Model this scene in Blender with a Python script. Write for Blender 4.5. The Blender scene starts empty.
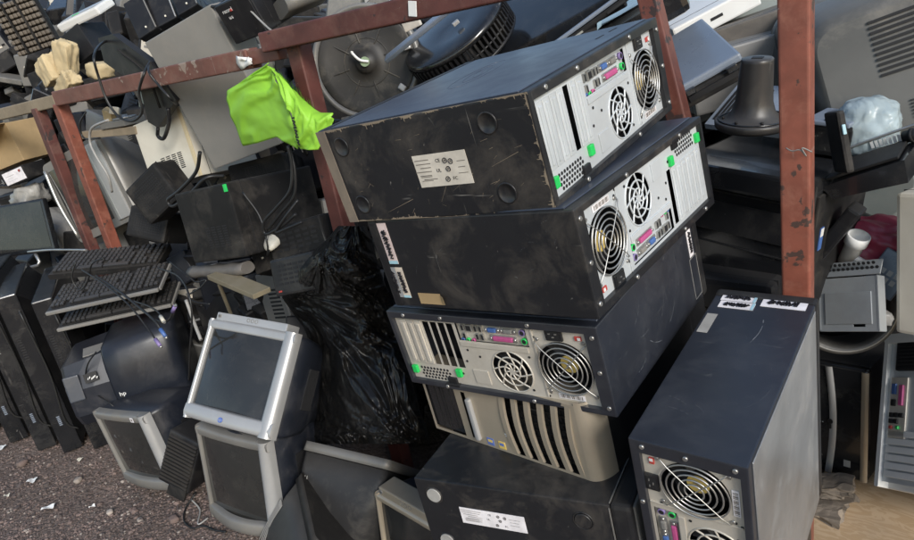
import bpy, bmesh, math, random
from mathutils import Matrix, Vector, Euler, noise
random.seed(11)
R = math.radians
C = bpy.context.scene.collection
SC = bpy.context.scene

# ------------------------------------------------------------------ camera model (rack runs along X, heap lies along +Y)
EYE = Vector((0, 0, 1.4))
CAM = ((0.80836261, -0.05495041, -0.58611461), (0.56068564, 0.37527025, 0.73810829), (-0.17939203, 0.92528519, -0.33416435))
def ray(u, v):
    d = (u - 457, 270 - v, 660)
    return Vector([sum(r[i] * d[i] for i in range(3)) for r in CAM])
def aty(u, v, y):                      # point of a sight line on the plane Y = y
    r = ray(u, v); return EYE + r * (y / r.y)
def atd(u, v, d):                      # point of a sight line at depth d
    return EYE + ray(u, v) * (d / 660)
def atz(u, v, z=0.0):
    r = ray(u, v); return EYE + r * ((z - 1.4) / r.z)
def scaled(key, s):                    # slide a fitted pose along its sight line
    b, e, d = P[key]; b = EYE + (Vector(b) - EYE) * s
    return (tuple(b), e, tuple(q * s for q in d))

P = {
    'A': ((-0.6456, 0.7815, 1.2154), (-31.36, 82.7, 56.28), (0.1648, 0.4296, 0.4642)),
    'B': ((-0.561, 1.245, 1.0822), (-129.68, -83.94, -145.59), (0.1662, 0.432, 0.4576)),
    'C': ((-0.8431, 1.0607, 0.8582), (52.0, 83.61, 48.78), (0.1677, 0.4273, 0.4587)),
    'F': ((-0.2564, 1.0269, 0.3817), (7.45, 0.49, -2.93), (0.1657, 0.4416, 0.4489)),
    'E': ((-0.6014, 0.9901, 0.4552), (-0.0, -3.85, 6.42), (0.412, 0.45, 0.1774)),
    'D': ((-0.6123, 1.0764, 0.6294), (2.55, -3.48, -9.42), (0.4376, 0.4301, 0.1722)),
    'crt_upper': ((-2.0106, 1.1899, 0.1475), (-37.61, 6.19, 8.29), (0.4066, 0.3979, 0.3672)),
    'crt_lower': ((-1.7377, 1.023, 0.0505), (-7.32, 3.42, 6.32), (0.3055, 0.3363, 0.3271)),
    'crt_left': ((-2.3479, 1.0603, 0.0282), (0.86, -5.39, 4.94), (0.3301, 0.3627, 0.3192)),
    'kb_low': ((-2.6594, 1.1546, 0.6098), (12.31, -0.59, 41.44), (0.4494, 0.1525, 0.03)),
    'kb_mid': ((-2.6001, 1.115, 0.7077), (15.43, -2.01, 35.89), (0.4499, 0.1534, 0.03)),
    'kb_top': ((-2.7151, 1.2077, 0.771), (8.78, 5.27, 37.58), (0.4339, 0.1651, 0.03)),
    'blackpc': ((-1.8349, 1.3014, 0.8476), (-6.51, -6.21, 3.69), (0.2694, 0.3508, 0.2302)),
    'black2': ((-2.0796, 1.6172, 0.935), (-7.42, -5.17, 20.05), (0.2403, 0.1993, 0.15)),
    'speakerA': ((-2.2151, 1.2614, 0.9943), (-7.63, -28.98, 23.27), (0.1755, 0.2002, 0.1495)),
    'radio': ((-1.6057, 1.3422, 0.8288), (-11.38, -9.96, 15.05), (0.2182, 0.1996, 0.1047)),
    'radio2': ((-1.4959, 1.2189, 0.7564), (-15.76, -9.74, 6.6), (0.1794, 0.1997, 0.1102)),
    'radio3': ((-1.7801, 1.3387, 0.749), (-26.72, -12.67, 26.85), (0.1321, 0.1984, 0.0759)),
    'greypanel': ((-1.9729, 1.4936, 1.134), (6.79, -10.18, 8.02), (0.3483, 0.1201, 0.4693)),
    'beige': ((-2.3844, 1.537, 1.0369), (-6.65, -8.74, 9.69), (0.2532, 0.2988, 0.2457)),
    'flatmon': ((-3.7235, 1.2571, 0.7506), (-10.72, -1.08, 21.81), (0.448, 0.0799, 0.2592)),
    'tvA': ((-3.0838, 1.5805, 0.8352), (-3.79, -14.02, 14.2), (0.4282, 0.3956, 0.3859)),
    'vcr': ((-1.7283, 1.5444, 1.5368), (17.26, -4.76, 0.8), (0.159, 0.3002, 0.1228)),
    'box1': ((-2.5174, 1.6181, 1.5699), (-22.1, -18.57, 33.53), (0.0888, 0.1992, 0.1558)),
    'box2': ((-2.462, 1.671, 1.5927), (-23.35, -14.43, 34.26), (0.0896, 0.1992, 0.1544)),
    'box3': ((-2.3331, 1.6917, 1.6086), (-28.55, -16.47, 33.01), (0.0903, 0.1995, 0.1585)),
    'topkb': ((-3.3686, 1.5393, 1.6623), (8.85, -5.86, 31.83), (0.203, 0.06, 0.2247)),
    'striped': ((-0.1646, 1.9452, 0.0265), (-5.69, -2.13, -11.08), (0.1643, 0.3719, 0.3375)),
    'whitepc': ((0.1025, 1.6305, 0.1391), (-28.66, -26.33, -38.73), (0.1771, 0.3716, 0.3763)),
    'printer': ((-0.4579, 1.644, 0.659), (-20.9, 20.33, 49.27), (0.3755, 0.3755, 0.3074)),
    'scanner': ((-0.6251, 2.1766, 1.1733), (8.06, -14.77, 14.01), (0.1234, 0.3417, 0.0499)),
    'bracket': ((-0.1677, 1.7757, 0.4901), (-43.99, -30.26, -26.89), (0.1356, 0.03, 0.1638)),
}

# ------------------------------------------------------------------ materials
def new_mat(name):
    m = bpy.data.materials.new(name); m.use_nodes = True
    nt = m.node_tree; b = nt.nodes['Principled BSDF']
    return m, nt, b
def N(nt, t, **kw):
    n = nt.nodes.new(t)
    for k, v in kw.items(): setattr(n, k, v)
    return n
def ramp(nt, fac, p0, p1, c0=(0,0,0,1), c1=(1,1,1,1)):
    r = N(nt, 'ShaderNodeValToRGB'); e = r.color_ramp.elements
    e[0].position, e[1].position = p0, p1; e[0].color, e[1].color = c0, c1
    nt.links.new(fac, r.inputs[0]); return r.outputs[0]
def noise_tex(nt, vec, scale, detail=6, rough=.6, dist=0):
    n = N(nt, 'ShaderNodeTexNoise'); n.inputs['Scale'].default_value = scale
    n.inputs['Detail'].default_value = detail; n.inputs['Roughness'].default_value = rough
    n.inputs['Distortion'].default_value = dist
    nt.links.new(vec, n.inputs['Vector']); return n.outputs[0]
def mixc(nt, fac, a, b):
    m = N(nt, 'ShaderNodeMix', data_type='RGBA')
    if isinstance(fac, (int, float)): m.inputs[0].default_value = fac
    else: nt.links.new(fac, m.inputs[0])
    for s, x in ((6, a), (7, b)):
        if isinstance(x, tuple): m.inputs[s].default_value = x if len(x) == 4 else x + (1,)
        else: nt.links.new(x, m.inputs[s])
    return m.outputs[2]
def mathn(nt, op, a, b):
    m = N(nt, 'ShaderNodeMath', operation=op)
    for s, x in ((0, a), (1, b)):
        if isinstance(x, (int, float)): m.inputs[s].default_value = x
        else: nt.links.new(x, m.inputs[s])
    return m.outputs[0]
MATS = {}
def grime(name, col, rough=.4, metal=0, dust=.3, scratch=.3, bump=.05, dustcol=(.23, .2, .16), vary=.25, spec=.5, scale=1.0, settle=.0, coat=0, chips=None):
    """painted / moulded surface with mottling, dusty patches, settled dust and fine scratches"""
    m, nt, b = new_mat(name); L = nt.links
    tc = N(nt, 'ShaderNodeTexCoord'); oi = N(nt, 'ShaderNodeObjectInfo')
    add = N(nt, 'ShaderNodeVectorMath', operation='ADD'); L.new(tc.outputs['Object'], add.inputs[0])
    comb = N(nt, 'ShaderNodeCombineXYZ'); rnd = mathn(nt, 'MULTIPLY', oi.outputs['Random'], 37.0)
    for i in range(3): L.new(rnd, comb.inputs[i])
    L.new(comb.outputs[0], add.inputs[1]); vec = add.outputs[0]
    v = noise_tex(nt, vec, 5 * scale, 5)
    base = mixc(nt, ramp(nt, v, .3, .75), tuple(c * (1 - vary) for c in col), tuple(min(1, c * (1 + vary)) for c in col))
    d1 = noise_tex(nt, vec, 9 * scale, 10, .72, .4)
    df = ramp(nt, d1, .50, .74)
    df = mathn(nt, 'MULTIPLY', df, dust)
    if settle:
        g = N(nt, 'ShaderNodeNewGeometry'); sp = N(nt, 'ShaderNodeSeparateXYZ'); L.new(g.outputs['Normal'], sp.inputs[0])
        up = ramp(nt, sp.outputs[2], .45, .95)
        fn = ramp(nt, noise_tex(nt, vec, 18, 8, .7), .3, .7, (.45,)*3+(1,), (1,1,1,1))
        df = mathn(nt, 'MAXIMUM', df, mathn(nt, 'MULTIPLY', mathn(nt, 'MULTIPLY', up, fn), settle))
    c = mixc(nt, df, base, dustcol)
    if scratch:
        tot = None
        for k, (sx, sy, sz, an) in enumerate(((3, 90, 40, .5), (70, 4, 60, -.7), (40, 60, 3, 1.1))):
            mp = N(nt, 'ShaderNodeMapping'); L.new(vec, mp.inputs[0])
            mp.inputs['Rotation'].default_value = (an, an * .6, an * 1.3); mp.inputs['Scale'].default_value = (sx, sy, sz)
            s = ramp(nt, noise_tex(nt, mp.outputs[0], 1.0, 3, .6, .6), .69, .73)
            tot = s if tot is None else mathn(nt, 'MAXIMUM', tot, s)
        gate = ramp(nt, noise_tex(nt, vec, 7, 3), .52, .66)
        sf = mathn(nt, 'MULTIPLY', mathn(nt, 'MULTIPLY', tot, gate), scratch)
        c = mixc(nt, sf, c, (.42, .4, .36))
    if chips:
        cn = noise_tex(nt, vec, 24, 5, .62, .3); big = noise_tex(nt, vec, 4, 2)
        cf = ramp(nt, mathn(nt, 'ADD', cn, mathn(nt, 'MULTIPLY', big, .35)), .83 - chips[1], .85 - chips[1])
        c = mixc(nt, cf, c, chips[0])
    L.new(c, b.inputs['Base Color'])
    rr = mathn(nt, 'ADD', mathn(nt, 'MULTIPLY', df, .35), rough)
    rv = mathn(nt, 'ADD', rr, mathn(nt, 'MULTIPLY', mathn(nt, 'SUBTRACT', noise_tex(nt, vec, 26 * scale, 6), .5), .22))
    L.new(rv, b.inputs['Roughness'])
    b.inputs['Metallic'].default_value = metal; b.inputs['Specular IOR Level'].default_value = spec
    b.inputs['Coat Weight'].default_value = coat
    if bump:
        bp = N(nt, 'ShaderNodeBump'); bp.inputs['Strength'].default_value = bump; bp.inputs['Distance'].default_value = .01
        h = mathn(nt, 'ADD', noise_tex(nt, vec, 3.5 * scale, 3), mathn(nt, 'MULTIPLY', noise_tex(nt, vec, 300, 2), .06))
        L.new(h, bp.inputs['Height']); L.new(bp.outputs[0], b.inputs['Normal'])
    MATS[name] = m; return m
def plain(name, col, rough=.5, metal=0, spec=.5, alpha=1, trans=0):
    m, nt, b = new_mat(name)
    tc = N(nt, 'ShaderNodeTexCoord'); v = noise_tex(nt, tc.outputs['Object'], 30, 4)
    c = mixc(nt, ramp(nt, v, .3, .75), tuple(q * .8 for q in col), tuple(min(1, q * 1.15) for q in col))
    nt.links.new(c, b.inputs['Base Color'])
    b.inputs['Roughness'].default_value = rough; b.inputs['Metallic'].default_value = metal
    b.inputs['Specular IOR Level'].default_value = spec
    b.inputs['Transmission Weight'].default_value = trans
    MATS[name] = m; return m

paint   = grime('black_case_paint', (.015, .0175, .025), .40, 0, .12, .3, .04, (.16, .16, .16), .2, spec=1.0)
paintd  = grime('dusty_black_case_paint', (.011, .0115, .0135), .42, 0, .28, .6, .06, (.2, .17, .135), .2)
sidep   = grime('satin_blue_black_sky_sheen', (.034, .042, .062), .36, 0, .12, .2, .03, (.2, .21, .22), .15, spec=1.0)  # base lifted towards blue, sky sheen put into the satin black
glared  = grime('sky_glare_side_panel', (.21, .215, .22), .33, .35, .6, .5, .06, (.42, .41, .39), .3)  # grey is sky glare painted onto a black panel, under patchy dust
zinc    = grime('galvanised_steel', (.56, .59, .605), .38, .3, .22, .15, .04, (.42, .4, .36), .14)
zincw   = grime('warm_lit_dusty_steel', (.56, .52, .45), .42, .3, .45, .12, .03, (.36, .3, .22), .15)  # dusty galvanised steel with warm ground reflection put into its base colour
chrome  = grime('wire_chrome', (.48, .475, .455), .4, .85, .2, 0, 0, (.4, .35, .28))
dark    = plain('dark_inside', (.008, .008, .009), .7)
blackp  = grime('black_plastic', (.013, .013, .0145), .42, 0, .22, .25, .05, (.15, .14, .12), .25, settle=.1, spec=.3)
blackg  = grime('glossy_black_plastic', (.012, .0125, .014), .2, 0, .14, .25, .04, (.2, .19, .17), .2, coat=.3)
charc   = grime('charcoal_dusty_plastic', (.0145, .014, .014), .52, 0, .24, .2, .05, (.17, .15, .125), .25, settle=.2, spec=.18)
hood    = grime('navy_black_plastic', (.012, .0145, .021), .36, 0, .2, .2, .05, (.15, .14, .14), .2, settle=.1, spec=.45)
greyp   = grime('mid_grey_plastic', (.19, .185, .175), .5, 0, .35, .2, .05, (.3, .26, .2), .15, settle=.2)
greypan = grime('taupe_grey_metal', (.235, .225, .205), .46, .15, .25, .25, .06, (.36, .31, .24), .1)
beige   = grime('yellowed_beige_plastic', (.56, .47, .3), .5, 0, .3, .15, .04, (.38, .3, .2), .12)
cream   = grime('cream_panel', (.6, .56, .47), .45, .05, .25, .15, .04, (.4, .34, .25), .1)
silver  = grime('silver_plastic', (.4, .4, .395), .36, .35, .22, .15, .03, (.3, .26, .2), .1)
silverd = grime('dusty_silver_plastic', (.185, .178, .165), .42, .25, .4, .2, .03, (.26, .22, .16), .15)
bronze  = grime('champagne_bezel', (.42, .36, .275), .34, .45, .3, .15, .03, (.34, .28, .2), .12)
white   = grime('white_plastic', (.68, .68, .66), .4, 0, .2, .1, .03, (.45, .4, .33), .08)
redox   = grime('red_oxide_paint', (.088, .028, .022), .54, 0, .5, .7, .14, (.2, .115, .085), .35, scale=1.6, chips=((.035, .022, .02), .02))
redlit  = grime('sunlit_red_oxide_paint', (.195, .06, .038), .5, 0, .55, .9, .16, (.33, .15, .10), .35, scale=2.2, chips=((.06, .035, .028), .035))  # lit copy of the red oxide paint, brightness put into the colour
rust    = grime('rust_brown_steel', (.15, .062, .045), .55, .1, .55, .5, .14, (.24, .16, .12), .3, scale=2, chips=((.26, .2, .16), .03))
screen  = grime('dusty_dark_glass', (.024, .024, .023), .09, 0, .22, .12, .0, (.11, .1, .085), .15, coat=.3)
green   = grime('lime_green_fabric', (.25, .52, .035), .6, 0, .0, 0, .12, vary=.1)
tan     = grime('tan_foam', (.48, .38, .22), .8, 0, .4, 0, .2, (.3, .24, .15), .15, scale=2)
cardb   = grime('cardboard_brown', (.36, .25, .125), .8, 0, .35, 0, .1, (.24, .18, .1), .15)
wood    = grime('pale_plywood', (.5, .37, .235), .6, 0, .55, .1, .06, (.33, .22, .125), .12)
wooddk  = grime('grey_old_wood', (.23, .185, .125), .75, 0, .5, .2, .2, (.13, .1, .07), .2)
stone   = grime('rubble_stone', (.2, .165, .13), .85, 0, .5, 0, .5, (.1, .08, .06), .3, scale=3)
paper   = plain('paper_label', (.6, .55, .47), .6)
paperw  = plain('white_label', (.72, .69, .7), .5)
ink     = plain('black_ink', (.012, .01, .014), .6)
inkg    = plain('grey_ink', (.17, .15, .13), .6)
greenl  = plain('green_latch_plastic', (.02, .5, .1), .35)
pink    = plain('pink_port_plastic', (.45, .08, .22), .5)
blue    = plain('blue_port_plastic', (.06, .13, .34), .45)
purple  = plain('purple_plug_plastic', (.2, .15, .33), .5)
redsw   = plain('red_switch_plastic', (.4, .05, .04), .5)
yellow  = plain('yellow_fan_label', (.62, .45, .12), .5)
led     = plain('cream_knob_plastic', (.6, .57, .48), .4)
keyc    = grime('black_keycaps', (.02, .02, .021), .45, 0, .3, .0, 0, (.17, .15, .13), .2, settle=.3)
cable   = plain('black_cable_rubber', (.013, .013, .013), .45)
cableg  = plain('grey_cable_rubber', (.3, .29, .27), .5)
logo    = plain('blue_emblem', (.1, .16, .42), .4)
rubber  = plain('grey_rubber_foot', (.3, .29, .27), .7)
redfoil = grime('crumpled_red_plastic', (.5, .07, .12), .35, 0, .2, 0, .3, (.4, .25, .25), .3, scale=3)
slate   = grime('slate_blue_plastic', (.2, .235, .29), .3, .1, .15, .2, .04, (.35, .35, .35), .1)
seagrey = grime('sea_grey_plastic', (.21, .235, .225), .4, 0, .3, .2, .05, (.33, .32, .28), .15)
def bag_mat(name, col, rough, trans=0, coat=0):
    m, nt, b = new_mat(name); tc = N(nt, 'ShaderNodeTexCoord')
    mp = N(nt, 'ShaderNodeMapping'); mp.inputs['Scale'].default_value = (12, 12, 8); nt.links.new(tc.outputs['Object'], mp.inputs[0])
    n1 = noise_tex(nt, mp.outputs[0], 1.1, 2, .45, 1.4)
    bp = N(nt, 'ShaderNodeBump'); bp.inputs['Strength'].default_value = .4; bp.inputs['Distance'].default_value = .03
    nt.links.new(n1, bp.inputs['Height']); nt.links.new(bp.outputs[0], b.inputs['Normal'])
    c = mixc(nt, ramp(nt, noise_tex(nt, tc.outputs['Object'], 12, 6), .5, .8), col, tuple(q * 1.5 + .01 for q in col))
    nt.links.new(c, b.inputs['Base Color'])
    b.inputs['Roughness'].default_value = rough; b.inputs['Transmission Weight'].default_value = trans
    b.inputs['IOR'].default_value = 1.3 if trans else 1.5
    MATS[name] = m; return m
bagblack = bag_mat('black_bin_bag_film', (.0085, .008, .0075), .3); bagblack.node_tree.nodes['Principled BSDF'].inputs['Specular IOR Level'].default_value = .32
bagblue = bag_mat('pale_blue_bag_film', (.5, .6, .63), .25, .45)
bagclear = bag_mat('dusty_clear_bag_film', (.26, .25, .23), .35, .1)

# ------------------------------------------------------------------ mesh builder
class MB:
    def __init__(self): self.bm = bmesh.new(); self.mats = []
    def mi(self, m):
        if m not in self.mats: self.mats.append(m)
        return self.mats.index(m)
    def _new(self, f0, m, smooth=False):
        i = self.mi(m)
        self.bm.faces.ensure_lookup_table()
        for f in self.bm.faces[f0:]:
            f.material_index = i; f.smooth = smooth
    def box(self, c, s, m, rot=None, bev=0, seg=2):
        f0 = len(self.bm.faces)
        b2 = bmesh.new(); bmesh.ops.create_cube(b2, size=1)
        bmesh.ops.scale(b2, vec=s, verts=b2.verts)
        if bev:
            bmesh.ops.bevel(b2, geom=b2.edges[:], offset=min(bev, min(s) * .45), segments=seg, profile=.6, affect='EDGES', clamp_overlap=True)
        M = Matrix.Translation(c) @ (Euler([R(a) for a in rot]).to_matrix().to_4x4() if rot else Matrix())
        self.add(b2, M); self._new(f0, m); return self
    def add(self, b2, M=Matrix()):
        vm = {v: self.bm.verts.new(M @ v.co) for v in b2.verts}
        for f in b2.faces:
            try: self.bm.faces.new([vm[v] for v in f.verts])
            except ValueError: pass
        b2.free()
    def poly(self, pts, m, smooth=False):
        f0 = len(self.bm.faces)
        self.bm.faces.new([self.bm.verts.new(p) for p in pts]); self._new(f0, m, smooth); return self
    def grid(self, rows, m, smooth=True, closed=False):
        f0 = len(self.bm.faces)
        vs = [[self.bm.verts.new(p) for p in r] for r in rows]
        n = len(vs[0])
        for a, b in zip(vs, vs[1:]):
            for j in range(n if closed else n - 1):
                k = (j + 1) % n
                self.bm.faces.new((a[j], a[k], b[k], b[j]))
        self._new(f0, m, smooth); return vs
    def loft(self, rings, m, smooth=True, caps=True):
        f0 = len(self.bm.faces)
        vs = self.grid(rings, m, smooth, True)
        if caps:
            f1 = len(self.bm.faces)
            self.bm.faces.new(vs[0][::-1]); self.bm.faces.new(vs[-1]); self._new(f1, m, False)
        return self
    def cyl(self, a, b, r, m, n=16, r2=None, smooth=True):
        a, b = Vector(a), Vector(b); d = (b - a).normalized()
        q = d.to_track_quat('Z', 'Y'); x, y = q @ Vector((1, 0, 0)), q @ Vector((0, 1, 0))
        r2 = r if r2 is None else r2
        ring = lambda c, rr: [c + x * (rr * math.cos(t)) + y * (rr * math.sin(t)) for t in [2 * math.pi * i / n for i in range(n)]]
        return self.loft([ring(a, r), ring(b, r2)], m, smooth)
    def lathe(self, prof, m, n=40, axis='z', c=(0, 0, 0), caps=True):
        rings = []
        for r, h in prof:
            ring = []
            for i in range(n):
                t = 2 * math.pi * i / n; p = (r * math.cos(t), r * math.sin(t), h)
                if axis == 'y': p = (p[0], -p[2], p[1])
                ring.append(Vector(p) + Vector(c))
            rings.append(ring)
        return self.loft(rings, m, True, caps)
    def tube(self, pts, r, m, n=8, res=6, closed=False):
        pts = [Vector(p) for p in pts]
        if not closed and len(pts) > 2 and res > 1:        # Catmull-Rom
            q = [pts[0] * 2 - pts[1]] + pts + [pts[-1] * 2 - pts[-2]]; out = []
            for i in range(1, len(q) - 2):
                for k in range(res):
                    t = k / res; p0, p1, p2, p3 = q[i - 1:i + 3]
                    out.append(.5 * ((2 * p1) + (p2 - p0) * t + (2 * p0 - 5 * p1 + 4 * p2 - p3) * t * t + (3 * p1 - p0 - 3 * p2 + p3) * t ** 3))
            pts = out + [pts[-1]]
        rings = []; prev = None
        for i, p in enumerate(pts):
            if closed: d = pts[(i + 1) % len(pts)] - pts[i - 1]
            else: d = pts[min(i + 1, len(pts) - 1)] - pts[max(i - 1, 0)]
            d = d.normalized() if d.length > 1e-9 else Vector((0, 0, 1))
            x = d.orthogonal().normalized() if prev is None else (prev - d * prev.dot(d)).normalized()
            prev = x; y = d.cross(x)
            rings.append([p + x * (r * math.cos(a)) + y * (r * math.sin(a)) for a in [2 * math.pi * j / n for j in range(n)]])
        if closed:
            rings.append(rings[0]); return self.loft(rings, m, True, False)
        return self.loft(rings, m, True, True)
    def ring(self, c, r, t, m, axis='y', n=36, k=6):
        c = Vector(c); pts = []
        for i in range(n):
            a = 2 * math.pi * i / n
            pts.append(c + (Vector((r * math.cos(a), 0, r * math.sin(a))) if axis == 'y' else Vector((r * math.cos(a), r * math.sin(a), 0))))
        return self.tube(pts, t, m, k, 1, True)
    def sheet(self, x0, x1, z0, z1, y, m, holes, thick=.0012):
        """flat plate in the XZ plane with rectangular ('r',x0,x1,z0,z1) and round ('c',x,z,r) openings"""
        f0 = len(self.bm.faces); cells = []
        for h in holes:
            cells.append((h[1], h[2], h[3], h[4]) if h[0] == 'r' else (h[1] - h[3] - .003, h[1] + h[3] + .003, h[2] - h[3] - .003, h[2] + h[3] + .003))
        xs = sorted({round(min(max(v, x0), x1), 5) for c in cells for v in c[:2]} | {x0, x1})
        zs = sorted({round(min(max(v, z0), z1), 5) for c in cells for v in c[2:]} | {z0, z1})
        for a, b in zip(xs, xs[1:]):
            for c, d in zip(zs, zs[1:]):
                mx, mz = (a + b) / 2, (c + d) / 2
                if any(q[0] < mx < q[1] and q[2] < mz < q[3] for q in cells): continue
                self.bm.faces.new([self.bm.verts.new(p) for p in ((a, y, c), (b, y, c), (b, y, d), (a, y, d))])
        for h, q in zip(holes, cells):
            if h[0] == 'c':
                n = 40; inn, out = [], []
                for i in range(n):
                    t = 2 * math.pi * i / n; cx, cz = math.cos(t), math.sin(t); s = 1 / max(abs(cx), abs(cz))
                    inn.append(self.bm.verts.new((h[1] + h[3] * cx, y, h[2] + h[3] * cz)))
                    out.append(self.bm.verts.new((h[1] + (h[3] + .003) * cx * s, y, h[2] + (h[3] + .003) * cz * s)))
                for i in range(n):
                    k = (i + 1) % n; self.bm.faces.new((inn[i], out[i], out[k], inn[k]))
        bmesh.ops.recalc_face_normals(self.bm, faces=self.bm.faces[f0:] if False else [f for f in self.bm.faces])
        self._new(f0, m); return self
    def text(self, s, size, M, m, depth=.0003):
        cu = bpy.data.curves.new('t', 'FONT'); cu.body = s; cu.size = size; cu.align_x = 'CENTER'; cu.align_y = 'CENTER'
        cu.extrude = depth; cu.resolution_u = 2
        o = bpy.data.objects.new('t', cu); C.objects.link(o)
        bpy.context.view_layer.update()
        me = bpy.data.meshes.new_from_object(o.evaluated_get(bpy.context.evaluated_depsgraph_get()))
        f0 = len(self.bm.faces); b2 = bmesh.new(); b2.from_mesh(me); self.add(b2, M); self._new(f0, m)
        bpy.data.objects.remove(o); bpy.data.meshes.remove(me); bpy.data.curves.remove(cu); return self
    def build(self, name, parent=None, label=None, solid=0, smooth_angle=None):
        me = bpy.data.meshes.new(name)
        bmesh.ops.recalc_face_normals(self.bm, faces=self.bm.faces[:])
        self.bm.to_mesh(me); self.bm.free()
        for m in self.mats: me.materials.append(m)
        o = bpy.data.objects.new(name, me); C.objects.link(o)
        if parent is not None: o.parent = parent
        if label: o['label'] = label
        if solid:
            md = o.modifiers.new('s', 'SOLIDIFY'); md.thickness = solid; md.offset = 0
        return o
def rrect(y, x0, x1, z0, z1, r, n=5, M=None):
    pts = []
    for cx, cz, a0 in ((x1 - r, z1 - r, 0), (x0 + r, z1 - r, 90), (x0 + r, z0 + r, 180), (x1 - r, z0 + r, 270)):
        for i in range(n + 1):
            a = R(a0 + 90 * i / n); pts.append(Vector((cx + r * math.cos(a), y, cz + r * math.sin(a))))
    return [M @ p for p in pts] if M else pts

def tag(o, label, cat, group=None, kind=None):
    o['label'] = label; o['category'] = cat
    if group: o['group'] = group
    if kind: o['kind'] = kind
    return o
def thing(name, label, cat, pose, group=None):
    o = bpy.data.objects.new(name, None); C.objects.link(o); o.empty_display_size = .05
    o.location = pose[0]; o.rotation_euler = [R(a) for a in pose[1]]
    return tag(o, label, cat, group)
def pose(c, eul, dims):                # pose by the centre of a box
    c = Vector(c); M = Euler([R(a) for a in eul]).to_matrix()
    return (tuple(c - M @ Vector((0, 0, dims[2] / 2))), eul, dims)
def dup(root, ps, label=None):
    r = root.copy(); C.objects.link(r); r.location = ps[0]; r.rotation_euler = [R(a) for a in ps[1]]
    if label: r['label'] = label
    for ch in root.children:
        c = ch.copy(); C.objects.link(c); c.parent = r
        for g in ch.children:
            d = g.copy(); C.objects.link(d); d.parent = c
    return r
# plane bases for text and stickers: local face -> matrix (text x axis, text y axis, origin)
def basis(o, x, y):
    x, y = Vector(x).normalized(), Vector(y).normalized(); z = x.cross(y)
    M = Matrix((x, y, z)).transposed().to_4x4(); M.translation = Vector(o); return M

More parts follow.
